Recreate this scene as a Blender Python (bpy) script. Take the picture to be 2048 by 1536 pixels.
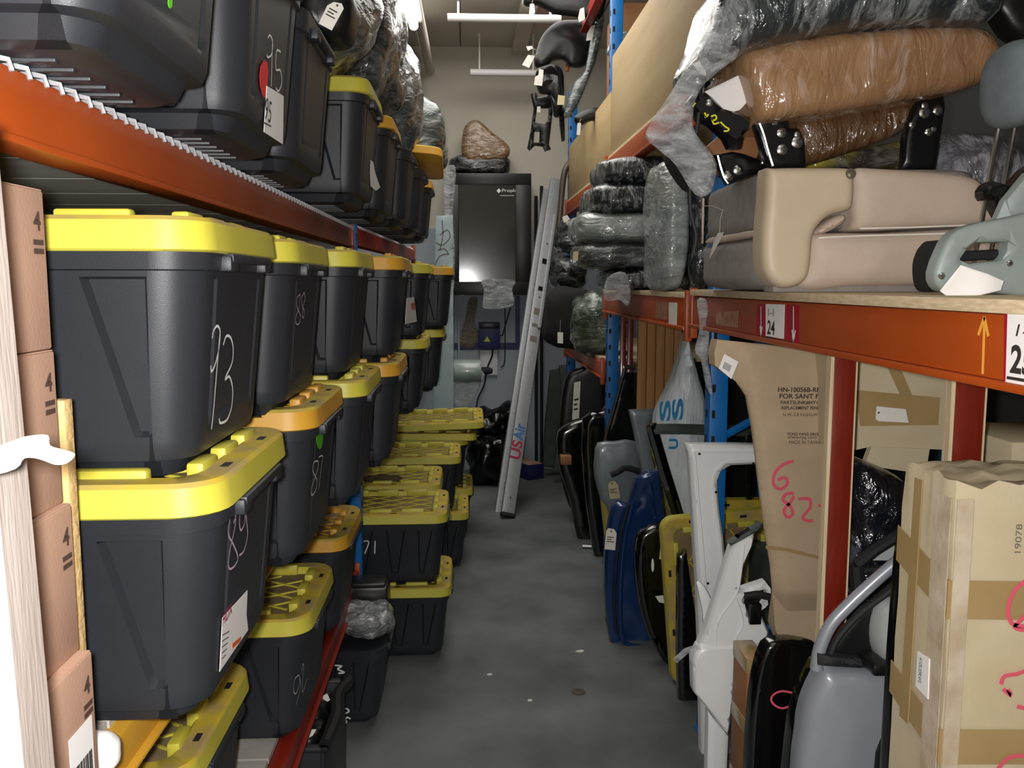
import bpy, bmesh, math, random
from mathutils import Vector, Matrix, noise
from mathutils.geometry import delaunay_2d_cdt
random.seed(7)
for o in list(bpy.data.objects): bpy.data.objects.remove(o, do_unlink=True)
SC = bpy.context.scene
COL = SC.collection
PI = math.pi
# ------------------------------------------------------------------ camera
FPX, EYE = 1750.0, 1.8                      # focal length in pixels of the 2048x1536 frame, eye height
PITCH, YAW = math.radians(6.617), math.radians(2.892)
CF = Vector((math.sin(YAW)*math.cos(PITCH), math.cos(YAW)*math.cos(PITCH), -math.sin(PITCH)))
CR = Vector((math.cos(YAW), -math.sin(YAW), 0)); CU = CR.cross(CF); CP = Vector((0, 0, EYE))
cam = bpy.data.cameras.new('camera'); camo = bpy.data.objects.new('camera', cam); COL.objects.link(camo)
cam.sensor_width = 36; cam.sensor_fit = 'HORIZONTAL'; cam.lens = 36*FPX/2048; cam.clip_start = .05; cam.clip_end = 60
camo.matrix_world = Matrix((( CR.x, CU.x, -CF.x, CP.x), (CR.y, CU.y, -CF.y, CP.y), (CR.z, CU.z, -CF.z, CP.z), (0, 0, 0, 1)))
SC.camera = camo
# ------------------------------------------------------------------ world, lamps, exposure
w = bpy.data.worlds.new('world'); SC.world = w; w.use_nodes = True
w.node_tree.nodes['Background'].inputs[0].default_value = (.55, .6, .66, 1); w.node_tree.nodes['Background'].inputs[1].default_value = .05
def light(name, kind, loc, energy, color=(1, 1, 1), rot=(0, 0, 0), **k):
    l = bpy.data.lights.new(name, kind); l.energy = energy; l.color = color
    for a, b in k.items(): setattr(l, a, b)
    o = bpy.data.objects.new(name, l); o.location = loc; o.rotation_euler = rot; COL.objects.link(o); return o
light('camera_flash', 'POINT', (-.045, .03, 1.81), 96, (1, .98, .97), shadow_soft_size=.022)
light('ceiling_ambient_light', 'AREA', (.15, 5.6, 3.86), 46, (1, .97, .92), shape='RECTANGLE', size=1.4, size_y=3.6)  # unseen area light for ambient under the ceiling, no lamp fixture behind it
light('ceiling_ambient_light', 'AREA', (.12, .6, 3.82), 5, (1, .97, .93), shape='RECTANGLE', size=1.2, size_y=2.6)  # weak ambient area light near the camera, unseen and also without a fixture
SC.view_settings.view_transform = 'Standard'; SC.view_settings.look = 'None'
SC.view_settings.exposure = 0.55; SC.view_settings.gamma = 1.0; SC.view_settings.use_curve_mapping = False
# ------------------------------------------------------------------ pixel of the photograph -> point at a real distance
def at(px, py, x=None, y=None, z=None):
    d = CF + CR*((px-1024)/FPX) + CU*((768-py)/FPX)
    i, v = (0, x) if x is not None else (1, y) if y is not None else (2, z)
    return CP + d*((v-CP[i])/d[i])
class Fr:                                    # a plane in space: origin, right, up, normal towards the viewer
    def __init__(s, O, U=(1, 0, 0), V=(0, 0, 1)):
        s.O = Vector(O); s.U = Vector(U).normalized(); V = Vector(V); s.N = s.U.cross(V).normalized(); s.V = s.N.cross(s.U)
    def p(s, u, v, n=0): return s.O + s.U*u + s.V*v + s.N*n
    def uv(s, px, py):
        d = CF + CR*((px-1024)/FPX) + CU*((768-py)/FPX); t = (s.O-CP).dot(s.N)/d.dot(s.N); q = CP+d*t-s.O
        return (q.dot(s.U), q.dot(s.V))
    def uvs(s, pts): return [s.uv(*p) for p in pts]
    def off(s, n): return Fr(s.O+s.N*n, s.U, s.V)
def fr(px, py, Y, yaw=0, lean=0):            # upright plane facing -Y; yaw turns it, lean tips its top away from the viewer
    a, l = math.radians(yaw), math.radians(lean)
    U = Vector((math.cos(a), math.sin(a), 0)); B = Vector((-math.sin(a), math.cos(a), 0))
    return Fr(at(px, py, y=Y), U, Vector((0, 0, 1))*math.cos(l)+B*math.sin(l))
def frx(px, py, X): return Fr(at(px, py, x=X), (0, 1, 0), (0, 0, 1))     # plane facing +X (left side of the aisle)
def frxr(px, py, X): return Fr(at(px, py, x=X), (0, -1, 0), (0, 0, 1))   # plane facing -X (right side)
def cr(pts, n=4, closed=True):               # Catmull-Rom smoothing of a 2D/3D polyline
    P = [Vector(p) for p in pts]; N = len(P); out = []
    for i in range(N if closed else N-1):
        if closed: a, b, c, d = P[i-1], P[i], P[(i+1) % N], P[(i+2) % N]
        else: a, b, c, d = P[max(i-1, 0)], P[i], P[i+1], P[min(i+2, N-1)]
        for k in range(n):
            t = k/n; out.append(.5*((2*b)+(c-a)*t+(2*a-5*b+4*c-d)*t*t+(3*b-a-3*c+d)*t**3))
    if not closed: out.append(P[-1])
    return out
# ------------------------------------------------------------------ materials
def C(h):
    h = h.lstrip('#'); v = [int(h[i:i+2], 16)/255 for i in (0, 2, 4)]
    return tuple((x/12.92 if x <= .04045 else ((x+.055)/1.055)**2.4) for x in v)+(1,)
class NT:
    def __init__(s, name):
        s.m = bpy.data.materials.new(name); s.m.use_nodes = True; s.t = s.m.node_tree; s.b = s.t.nodes['Principled BSDF']
        s.co = s.n('ShaderNodeTexCoord')
    def n(s, typ, **k):
        q = s.t.nodes.new(typ)
        for a, b in k.items():
            if a.startswith('i_'): q.inputs[a[2:].replace('_', ' ')].default_value = b
            else: setattr(q, a, b)
        return q
    def l(s, a, b): s.t.links.new(a, b)
    def noise(s, scale, detail=3, stretch=None, rough=.5, dist=0, coord='Object'):
        q = s.n('ShaderNodeTexNoise'); q.inputs['Scale'].default_value = scale; q.inputs['Detail'].default_value = detail
        q.inputs['Roughness'].default_value = rough; q.inputs['Distortion'].default_value = dist
        v = s.co.outputs[coord]
        if stretch:
            mp = s.n('ShaderNodeMapping'); mp.inputs['Scale'].default_value = stretch[:3]
            if len(stretch) > 3: mp.inputs['Rotation'].default_value = stretch[3:]
            s.l(v, mp.inputs[0]); v = mp.outputs[0]
        s.l(v, q.inputs['Vector']); return q.outputs['Fac']
    def ramp(s, fac, a, b, ca=(0, 0, 0, 1), cb=(1, 1, 1, 1)):
        q = s.n('ShaderNodeValToRGB'); e = q.color_ramp.elements; e[0].position = a; e[1].position = b; e[0].color = ca; e[1].color = cb
        s.l(fac, q.inputs[0]); return q.outputs[0]
    def mix(s, fac, a, b, blend='MIX'):
        q = s.n('ShaderNodeMix', data_type='RGBA', blend_type=blend)
        for v, i in ((fac, 0), (a, 6), (b, 7)):
            if isinstance(v, (tuple, float, int)): q.inputs[i].default_value = v
            else: s.l(v, q.inputs[i])
        return q.outputs[2]
    def bump(s, h, strength, dist=.01):
        q = s.n('ShaderNodeBump'); q.inputs['Strength'].default_value = strength; q.inputs['Distance'].default_value = dist
        s.l(h, q.inputs['Height']); s.l(q.outputs[0], s.b.inputs['Normal'])
MATS = {}
def mat(name, col, rough=.5, metal=0, col2=None, nscale=6, lo=.35, hi=.65, stretch=None, bump=0, bscale=60, bstretch=None, coat=0, spec=.5, emit=None, bdist=.004):
    s = NT(name); b = s.b
    b.inputs['Roughness'].default_value = rough; b.inputs['Metallic'].default_value = metal
    b.inputs['Coat Weight'].default_value = coat; b.inputs['Coat Roughness'].default_value = .08; b.inputs['Specular IOR Level'].default_value = spec
    col = C(col) if isinstance(col, str) else col
    if col2:
        f = s.noise(nscale, 4, stretch); s.l(s.mix(s.ramp(f, lo, hi), col, C(col2)), b.inputs['Base Color'])
    else: b.inputs['Base Color'].default_value = col
    if bump: s.bump(s.noise(bscale, 3, bstretch), bump, bdist)
    if emit: b.inputs['Emission Color'].default_value = col; b.inputs['Emission Strength'].default_value = emit
    MATS[name] = s.m; return s.m
def wrapmat(name, base, haze='#b9c0c2', base2=None, amount=.5, scale=7, stretch=(1, 1, 3), bump=.9, rough=.16, lo=.45, hi=.75):
    # thing tightly wound in stretch film: colour of the thing, milky streaks of folded film, glossy wrinkles
    s = NT(name); b = s.b; base = C(base)
    if base2: base = s.mix(s.ramp(s.noise(3, 3), .42, .6), base, C(base2))
    st = s.noise(scale, 5, stretch, .65, 1.2)
    fac = s.ramp(st, lo, hi, (0, 0, 0, 1), (amount, amount, amount, 1))
    s.l(s.mix(fac, base, C(haze)), b.inputs['Base Color'])
    b.inputs['Roughness'].default_value = rough; b.inputs['Specular IOR Level'].default_value = .7
    b.inputs['Coat Weight'].default_value = .5; b.inputs['Coat Roughness'].default_value = .06
    s.bump(s.noise(scale*1.5, 4, stretch, .55, 1.2), bump*.75, .03)
    MATS[name] = s.m; return s.m
def filmmat(name, dens=.35, scale=9, stretch=(1, 1, 2.5), tint='#d8dde0'):
    s = NT(name); s.t.nodes.remove(s.b)
    tr = s.n('ShaderNodeBsdfTransparent'); gl = s.n('ShaderNodeBsdfPrincipled'); gl.inputs['Base Color'].default_value = C(tint)
    gl.inputs['Roughness'].default_value = .12; gl.inputs['Specular IOR Level'].default_value = .8
    f = s.ramp(s.noise(scale, 5, stretch, .65, 1.0), .4, .8, (dens*.25,)*3+(1,), (min(1, dens*1.6),)*3+(1,))
    bp = s.n('ShaderNodeBump'); bp.inputs['Strength'].default_value = .9; bp.inputs['Distance'].default_value = .03
    s.l(s.noise(scale*2, 5, stretch, .6, 1.4), bp.inputs['Height']); s.l(bp.outputs[0], gl.inputs['Normal'])
    mx = s.n('ShaderNodeMixShader'); s.l(f, mx.inputs[0]); s.l(tr.outputs[0], mx.inputs[1]); s.l(gl.outputs[0], mx.inputs[2])
    s.l(mx.outputs[0], s.t.nodes['Material Output'].inputs[0]); MATS[name] = s.m; return s.m
# ------------------------------------------------------------------ mesh building
class MB:
    def __init__(s): s.v = []; s.f = []; s.mi = []
    def add(s, vs, fs, mi=0):
        o = len(s.v); s.v += [Vector(p) for p in vs]; s.f += [tuple(i+o for i in f) for f in fs]; s.mi += [mi]*len(fs)
    def box(s, c, d, bev=0, R=None, mi=0):                          # centre, full size, chamfer
        bm = bmesh.new(); bmesh.ops.create_cube(bm, size=1)
        for v in bm.verts: v.co = Vector((v.co.x*d[0], v.co.y*d[1], v.co.z*d[2]))
        if bev: bmesh.ops.bevel(bm, geom=list(bm.edges), offset=bev, segments=2, affect='EDGES', profile=.5)
        s._bm(bm, c, R, mi)
    def _bm(s, bm, c, R, mi):
        bm.verts.index_update(); c = Vector(c)
        s.add([(R @ v.co if R else v.co)+c for v in bm.verts], [[v.index for v in f.verts] for f in bm.faces], mi); bm.free()
    def fbox(s, F, u0, u1, v0, v1, n0, n1, bev=0, mi=0):            # box in a frame
        R = Matrix((F.U, F.V, F.N)).transposed()
        s.box(F.p((u0+u1)/2, (v0+v1)/2, (n0+n1)/2), (abs(u1-u0), abs(v1-v0), abs(n1-n0)), bev, R, mi)
    def quad(s, a, b, c, d, mi=0): s.add([a, b, c, d], [(0, 1, 2, 3)], mi)
    def prism(s, pts, F, n0, n1, mi=0):                             # outline (u,v) extruded between n0 and n1
        N = len(pts); vs = [F.p(p[0], p[1], n1) for p in pts]+[F.p(p[0], p[1], n0) for p in pts]
        A = sum(pts[i-1][0]*pts[i][1]-pts[i][0]*pts[i-1][1] for i in range(N))
        fs = [tuple(range(N)), tuple(range(2*N-1, N-1, -1))]+[(i, i+N, (i+1) % N+N, (i+1) % N) for i in range(N)]
        if A < 0: fs = [tuple(reversed(f)) for f in fs]
        s.add(vs, fs, mi)
    def tube(s, pts, r, seg=8, mi=0, cap=True, flat=1):
        P = [Vector(p) for p in pts]; n = len(P); rs = r if isinstance(r, (list, tuple)) else [r]*n
        T = [(P[min(i+1, n-1)]-P[max(i-1, 0)]).normalized() for i in range(n)]
        A = T[0].orthogonal().normalized(); vs = []
        for i in range(n):
            A = (A-T[i]*A.dot(T[i])).normalized(); Bv = T[i].cross(A)
            vs += [P[i]+(A*math.cos(2*PI*k/seg)+Bv*math.sin(2*PI*k/seg)*flat)*rs[i] for k in range(seg)]
        fs = [(i*seg+k, i*seg+(k+1) % seg, (i+1)*seg+(k+1) % seg, (i+1)*seg+k) for i in range(n-1) for k in range(seg)]
        if cap: fs += [tuple(range(seg-1, -1, -1)), tuple(range((n-1)*seg, n*seg))]
        s.add(vs, fs, mi)
    def lathe(s, prof, c, axis=(0, 0, 1), seg=24, mi=0):            # profile of (radius, height)
        ax = Vector(axis).normalized(); A = ax.orthogonal().normalized(); Bv = ax.cross(A); c = Vector(c); n = len(prof)
        vs = [c+ax*h+(A*math.cos(2*PI*k/seg)+Bv*math.sin(2*PI*k/seg))*r for r, h in prof for k in range(seg)]
        fs = [(i*seg+k, i*seg+(k+1) % seg, (i+1)*seg+(k+1) % seg, (i+1)*seg+k) for i in range(n-1) for k in range(seg)]
        fs += [tuple(range(seg-1, -1, -1)), tuple(range((n-1)*seg, n*seg))]
        s.add(vs, fs, mi)
    def ribbon(s, pts, F, w, n=.0015, mi=0, th=.0008):              # a drawn stroke lying on a plane
        P = [Vector(p[:2]) for p in pts]; L = []; R_ = []
        for i in range(len(P)):
            t = (P[min(i+1, len(P)-1)]-P[max(i-1, 0)]); t = t.normalized() if t.length > 1e-9 else Vector((1, 0)); q = Vector((-t.y, t.x))*w*.5
            L.append(P[i]+q); R_.append(P[i]-q)
        N = len(P); vs = [F.p(p.x, p.y, n) for p in L]+[F.p(p.x, p.y, n) for p in R_]
        s.add(vs, [(i, i+N, i+1+N, i+1) for i in range(N-1)], mi)
    def blob(s, c, d, pw=3.5, res=10, amp=.01, freq=6, R=None, seed=0, mi=0):   # soft superquadric bundle
        c = Vector(c); vs = []; fs = []; idx = {}
        def vert(p):
            k = (round(p.x, 5), round(p.y, 5), round(p.z, 5))
            if k not in idx:
                q = p.copy(); nn = (abs(q.x)**pw+abs(q.y)**pw+abs(q.z)**pw)**(1/pw); q = q/nn
                w = Vector((q.x*d[0]/2, q.y*d[1]/2, q.z*d[2]/2))
                g = noise.fractal(w*freq+Vector((seed*3.1, seed*1.7, seed)), 1.0, 2.0, 3); w = w+q.normalized()*g*amp
                idx[k] = len(vs); vs.append((R @ w if R else w)+c)
            return idx[k]
        for ax in range(3):
            for sg in (-1, 1):
                for i in range(res):
                    for j in range(res):
                        q = []
                        for a, b in ((i, j), (i+1, j), (i+1, j+1), (i, j+1)):
                            p = [0, 0, 0]; p[ax] = sg; p[(ax+1) % 3] = (2*a/res-1); p[(ax+2) % 3] = (2*b/res-1)*1; q.append(vert(Vector(p)))
                        fs.append(tuple(q) if sg > 0 else tuple(reversed(q)))
        s.add(vs, fs, mi)
    def relief(s, pts, F, H=.03, back=.02, edge=.03, res=.02, holes=(), fn=None, bulge=0, mi=0, pw=2, rings=()):
        # plate with this outline; the front swells up to H within 'edge' of its border, fn(u,v,dist) adds shape
        loops = [[Vector(p[:2]) for p in pts]]+[[Vector(p[:2]) for p in h] for h in holes]
        def dens(L):
            out = []
            for i in range(len(L)):
                a, b = L[i], L[(i+1) % len(L)]; k = max(1, int((b-a).length/(res*1.3)))
                out += [a.lerp(b, j/k) for j in range(k)]
            return out
        loops = [dens(L) for L in loops]; V = []; Ed = []
        for L in loops:
            o = len(V); V += L; Ed += [(o+i, o+(i+1) % len(L)) for i in range(len(L))]
        segs = [(V[a], V[b]) for a, b in Ed]
        def inside(p):
            r = False
            for a, b in segs:
                if (a.y > p.y) != (b.y > p.y) and p.x < (b.x-a.x)*(p.y-a.y)/(b.y-a.y)+a.x: r = not r
            return r
        def dist(p):
            m = 9
            for a, b in segs:
                ab = b-a; l2 = ab.length_squared; t = max(0, min(1, (p-a).dot(ab)/l2)) if l2 else 0
                q = (p-a-ab*t).length_squared
                if q < m*m: m = math.sqrt(q)
            return m
        x0 = min(p.x for p in V); x1 = max(p.x for p in V); y0 = min(p.y for p in V); y1 = max(p.y for p in V)
        nv = len(V); D = [0]*nv; i = 0
        rl = sorted(set([edge*q for q in ((.1, .3, .6, 1.0) if edge > res*.8 else (.15, 1.0))]+list(rings))) if edge > 0 else []
        for L in loops:                      # rows of points that follow the border, so that the rim stays clean
            n_ = len(L); ar = sum(L[k-1].x*L[k].y-L[k].x*L[k-1].y for k in range(n_)); sg = (1 if ar > 0 else -1)*(1 if L is loops[0] else -1)
            for k in range(n_):
                t = (L[(k+1) % n_]-L[k-1]).normalized(); q = Vector((-t.y, t.x))*sg
                for r in rl:
                    p = L[k]+q*r
                    if inside(p):
                        dd = dist(p)
                        if dd > r*.93: V.append(p); D.append(r)
        inner = (rl[-1] if rl else 0)+res*.4; yy = y0+res/2
        while yy < y1:
            xx = x0+res/2+(res/2 if i % 2 else 0)
            while xx < x1:
                p = Vector((xx, yy))
                if inside(p):
                    dd = dist(p)
                    if dd > inner: V.append(p); D.append(dd)
                xx += res
            yy += res*.87; i += 1
        vo, eo, fo, ov, oe, of = delaunay_2d_cdt(V, Ed, [], 0, 1e-6)
        DD = [D[o[0]] if o else 0 for o in ov]
        tri = []
        for f in fo:
            c = (vo[f[0]]+vo[f[1]]+vo[f[2]])/3
            if inside(c):
                if (vo[f[1]]-vo[f[0]]).cross(vo[f[2]]-vo[f[0]]) < 0: f = f[::-1]
                tri.append(tuple(f))
        def h(p, d):
            k = 1-min(d/edge, 1) if edge > 0 else 0
            z = H*(1-k**pw)**(1/pw)
            return z+(fn(p.x, p.y, d) if fn else 0)
        n = len(vo); vs = [F.p(p.x, p.y, h(p, DD[i])) for i, p in enumerate(vo)]
        vs += [F.p(p.x, p.y, -back-(bulge*(1-(1-min(DD[i]/edge, 1))**2)**.5 if bulge and edge else 0)) for i, p in enumerate(vo)]
        cnt = {}
        for f in tri:
            for a, b in ((f[0], f[1]), (f[1], f[2]), (f[2], f[0])): cnt[(a, b)] = cnt.get((a, b), 0)+1
        fs = list(tri)+[(f[0]+n, f[2]+n, f[1]+n) for f in tri]
        for (a, b) in cnt:
            if (b, a) not in cnt: fs.append((a, a+n, b+n, b))
        s.add(vs, fs, mi)
    def mesh(s, name, mats, smooth=40, off=Vector()):
        me = bpy.data.meshes.new(name); me.from_pydata([tuple(v-off) for v in s.v], [], s.f)
        for m in (mats if isinstance(mats, (list, tuple)) else [mats]): me.materials.append(MATS[m] if isinstance(m, str) else m)
        if any(s.mi): me.polygons.foreach_set('material_index', s.mi)
        me.update()
        if smooth:
            me.polygons.foreach_set('use_smooth', [True]*len(me.polygons)); me.set_sharp_from_angle(angle=math.radians(smooth))
        return me
def roff(o):
    v = Vector()
    while o: v += Vector(o.location); o = o.parent
    return v
def tag(o, label=None, cat=None, group=None, kind=None):
    for k, v in (('label', label), ('category', cat), ('group', group), ('kind', kind)):
        if v: o[k] = v
    return o
def thing(name, label, cat, loc, group=None):                       # an Empty at the thing's base
    o = bpy.data.objects.new(name, None); o.empty_display_size = .1; COL.objects.link(o); o.location = loc
    return tag(o, label, cat, group)
def part(name, mb, mats, parent, smooth=40, label=None, kind=None):  # one mesh under its thing
    o = bpy.data.objects.new(name, mb.mesh(name, mats, smooth, roff(parent))); COL.objects.link(o); o.parent = parent
    return tag(o, label, None, None, kind)
def solo(name, mb, mats, label, cat, group=None, smooth=40, kind=None):   # a thing that is one mesh, origin at its base
    xs = [v.x for v in mb.v]; ys = [v.y for v in mb.v]; zs = [v.z for v in mb.v]
    off = Vector(((min(xs)+max(xs))/2, (min(ys)+max(ys))/2, min(zs)))
    o = bpy.data.objects.new(name, mb.mesh(name, mats, smooth, off)); COL.objects.link(o); o.location = off
    return tag(o, label, cat, group, kind)
def struct(name, mb, mats, smooth=0, parent=None):
    if parent: return part(name, mb, mats, parent, smooth)
    o = solo(name, mb, mats, None, None, None, smooth, 'structure'); return o
def text(name, s, F, u, v, h, m, parent, width=None, n=.002, bold=0, mirror=False, rot=0, shear=0):
    cu = bpy.data.curves.new('t', 'FONT'); cu.body = s; cu.size = 1; cu.offset = bold; cu.shear = shear
    to = bpy.data.objects.new('t', cu); COL.objects.link(to); dg = bpy.context.evaluated_depsgraph_get()
    me = bpy.data.meshes.new_from_object(to.evaluated_get(dg)); bpy.data.objects.remove(to, do_unlink=True); bpy.data.curves.remove(cu)
    X = [q.co.x for q in me.vertices]; Y = [q.co.y for q in me.vertices]; x0, x1, y0, y1 = min(X), max(X), min(Y), max(Y)
    sy = h/(y1-y0); sx = (width/(x1-x0)) if width else sy; mb = MB(); ca, sa = math.cos(rot), math.sin(rot); vs = []
    for q in me.vertices:
        a, b = (q.co.x-x0)*sx, (q.co.y-y0)*sy; vs.append(F.p(u+a*ca-b*sa, v+a*sa+b*ca, n))
    mb.add(vs, [tuple(p.vertices) for p in me.polygons]); bpy.data.meshes.remove(me)
    return part(name, mb, m, parent, 0)
def hang_tag(name, label, F, pts, m='tag_white', lines=True, cat='tag', group=None, hole=None, string=None, n=.004):
    # a cardboard tag: outline in pixels on plane F
    uv = F.uvs(pts); b = MB(); b.prism(uv, F, n-.0012, n); xs = [p[0] for p in uv]; ys = [p[1] for p in uv]
    t = thing(name, label, cat, F.p((min(xs)+max(xs))/2, min(ys), n), group); part('card', b, m, t, 0)
    a, c = Vector(uv[0]), Vector(uv[1]); dd = Vector(uv[2])-c
    if lines:
        b = MB(); k = (c-a)
        for i, (f0, f1) in enumerate(((.12, .8), (.12, .6), (.12, .75))):
            p = a+dd*(.45+.13*i); q = [p+k*f0, p+k*f1, p+k*f1+dd*.05, p+k*f0+dd*.05]
            b.add([F.p(z[0], z[1], n+.0006) for z in q], [(0, 1, 2, 3)])
        part('print', b, 'ink', t, 0)
    if hole:
        h = Vector(F.uv(*hole)); b = MB(); rr = k_len(uv)*.09
        b.add([F.p(h.x+math.cos(i*PI/5)*rr, h.y+math.sin(i*PI/5)*rr, n+.0007) for i in range(10)], [tuple(range(10))]); part('eyelet', b, 'eyelet', t, 0)
    if string:
        b = MB(); b.tube([F.p(*F.uv(*p), n+.003) for p in string], .0012, 5); part('string', b, 'string', t)
    return t
def k_len(uv): return (Vector(uv[0])-Vector(uv[1])).length
# ------------------------------------------------------------------ material list
mat('tote_black', '#24262b', .43, col2='#2a2d32', nscale=5, bump=.12, bscale=900, spec=.42)
mat('lid_yellow', '#cfc74a', .45, col2='#c3b940', nscale=4, bump=.1, bscale=600)
mat('lid_amber', '#d6a236', .45, col2='#ca952c', nscale=4, bump=.1, bscale=600)
mat('lid_dusty', '#a8935a', .8, col2='#c4ab2c', nscale=9, lo=.4, hi=.62)
mat('lid_dust', '#8d7a55', .9, col2='#7c6a48', nscale=14)
mat('slot_dark', '#191208', .9)
mat('chalk_white', '#e8e8e8', .8); mat('chalk_pink', '#c9b2c6', .8)
mat('beam_orange', '#b04d18', .4, col2='#a34512', nscale=3, spec=.5, bump=.05, bscale=40)
mat('beam_red', '#9c2a16', .4, col2='#8a2012', nscale=3)
mat('post_blue', '#0f6fb8', .4, col2='#0d62a6', nscale=5)
mat('galv', '#c4c7c9', .45, .3, '#b4b7b9', 20)
mat('deck_board', '#c9c6bd', .55, .1, '#bdb9af', nscale=5, stretch=(1, 6, 1))
mat('floor', '#787c7b', .6, col2='#4d5251', nscale=2.2, lo=.3, hi=.7, bump=.1, bscale=30)
mat('wall_pale', '#cfcabb', .8, col2='#c6c1b2', nscale=1.2)
mat('wall_bluegrey', '#a9b3bb', .7, col2='#9fa9b2', nscale=1.5)
mat('wall_dark', '#3c3c3a', .9, col2='#343432', nscale=2)
mat('ceiling', '#cdc8bd', .85, col2='#c2bcae', nscale=.8)
mat('navy', '#22285a', .5); mat('white_plastic', '#e4e5e2', .4); mat('black_plastic', '#121314', .35, bump=.1, bscale=300)
mat('card', '#c49c84', .85, col2='#bb927a', nscale=8, bump=.08, bscale=200)
mat('card_tan', '#c8bb9c', .82, col2='#bfb08e', nscale=6, bump=.1, bscale=120)
mat('card_fender', '#b9a487', .82, col2='#b09a7d', nscale=6, bump=.1, bscale=120)
mat('card_brown', '#9a6a42', .7, col2='#8f6039', nscale=5, bump=.1, bscale=100)
mat('tape_brown', '#a0875a', .22, col2='#a98f64', nscale=6, spec=.6); mat('tape_clear', '#c9bca6', .15, col2='#b5a288', nscale=12, bump=.4, bscale=50)
mat('ink', '#2a2520', .8); mat('ink_brown', '#4a352c', .8); mat('ink_red', '#d8566a', .8); mat('ink_grey', '#6d675f', .8)
mat('tag_white', '#e6e4dc', .7, col2='#dcd9cf', nscale=20); mat('tag_manila', '#cfc49f', .7, col2='#c5b993', nscale=20)
mat('eyelet', '#5b5146', .8); mat('string', '#b8b2a4', .7); mat('paper', '#eceae6', .7)
mat('wood_grey', '#a39890', .85, col2='#8d8178', nscale=9, lo=.3, hi=.7, stretch=(5, 5, .5), bump=.3, bscale=40, bstretch=(5, 5, .5))
mat('chipboard', '#d8b982', .9, col2='#c9a567', nscale=60, bump=.6, bscale=120)
mat('plywood', '#b79f74', .7, col2='#a98f63', nscale=2.5, stretch=(1, .35, 3), bump=.08, bscale=20)
mat('ply_edge', '#d9c7a6', .8, col2='#c2ac86', nscale=30, stretch=(1, 1, 6))
mat('ply_edge_upright', '#d9c7a6', .8, col2='#c2ac86', nscale=12, stretch=(8, 8, .4))
mat('laminate', '#7d2718', .3, col2='#681b0f', nscale=7, lo=.3, hi=.7, stretch=(8, 8, .8), coat=.3)
mat('board_wood', '#bd8a55', .7, col2='#ad7b49', nscale=5, stretch=(6, 6, .5))
mat('sticker_red', '#d81f24', .5); mat('sticker_green', '#5fc51c', .5); mat('sticker_orange', '#e0601c', .5)
mat('steel_black', '#101113', .28, .1, bump=.05, bscale=200); mat('chrome', '#c9cccf', .18, 1)
mat('alu', '#b4b7ba', .42, .35, '#a5a8ac', 12, stretch=(8, 8, .5)); mat('rubber', '#17181a', .7)
mat('print_red', '#a3203f', .6); mat('print_blue', '#2f6fb4', .6); mat('bag_blue', '#2a86b8', .4)
# ------------------------------------------------------------------ the room
WALL_Y = 8.35; CEIL = 3.95; XL, XR = -1.75, 2.15
b = MB(); b.box((.2, 3.4, -.05), (3.9, 10.4, .1)); struct('floor', b, 'floor')
b = MB(); b.box((.2, 3.4, CEIL+.05), (3.9, 10.4, .1)); struct('ceiling', b, 'ceiling')
b = MB(); b.box((XL-.05, 3.4, CEIL/2), (.1, 10.4, CEIL)); struct('wall_left', b, 'wall_dark')
b = MB(); b.box((XR+.05, 3.4, CEIL/2), (.1, 10.4, CEIL)); struct('wall_right', b, 'wall_dark')
b = MB(); b.box((.2, -1.75, CEIL/2), (3.9, .1, CEIL)); struct('wall_front', b, 'wall_pale')
b = MB(); b.box((.2, WALL_Y+.05, 1.15), (3.9, .1, 2.3), mi=0); b.box((.2, WALL_Y+.05, (CEIL+2.3)/2), (3.9, .1, CEIL-2.3), mi=1)
wallb = struct('wall_back', b, ['wall_bluegrey', 'wall_pale'])
b = MB(); b.box((.15, WALL_Y-.004, 1.195), (.75, .008, .065)); struct('trim_1', b, 'navy')
b = MB(); b.box((.475, WALL_Y-.006, 1.75), (.045, .012, 1.1)); struct('trim_2', b, 'navy')
b = MB(); b.box((.48, 4.4, CEIL-.04), (.13, 7.8, .08), .005); struct('trim_3', b, 'ceiling')
for i, x in enumerate((-.05, 1.1)):
    b = MB(); b.box((x, 4.4, CEIL-.003), (.008, 7.8, .006)); struct('trim_%d' % (i+4), b, 'wall_dark')
for nm, lab, p0, p1, Y, z in (('ceiling_pipe', 'white pipe across the ceiling, the nearer one', 895, 1122, 6.75, 3.745), ('ceiling_pipe', 'white pipe across the ceiling near the back wall', 940, 1085, 7.9, 3.62)):
    a = at(p0, 35, y=Y); c = at(p1, 35, y=Y); b = MB(); b.tube([(a.x, Y, z), (c.x, Y, z)], .03, 10)
    for x in (a.x+.08, c.x-.08): b.tube([(x, Y, z), (x, Y, CEIL)], .008, 6)
    solo(nm, b, 'white_plastic', lab, 'pipe')
b = MB(); b.tube([(-.36, 4.6, 3.72), (-.33, 8.3, 3.72)], .04, 10)
for y in (5, 6.6, 8): b.tube([(-.35, y, 3.72), (-.35, y, CEIL)], .008, 6)
solo('ceiling_pipe', b, 'ceiling', 'long beige pipe running along the aisle under the ceiling', 'pipe')
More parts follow.
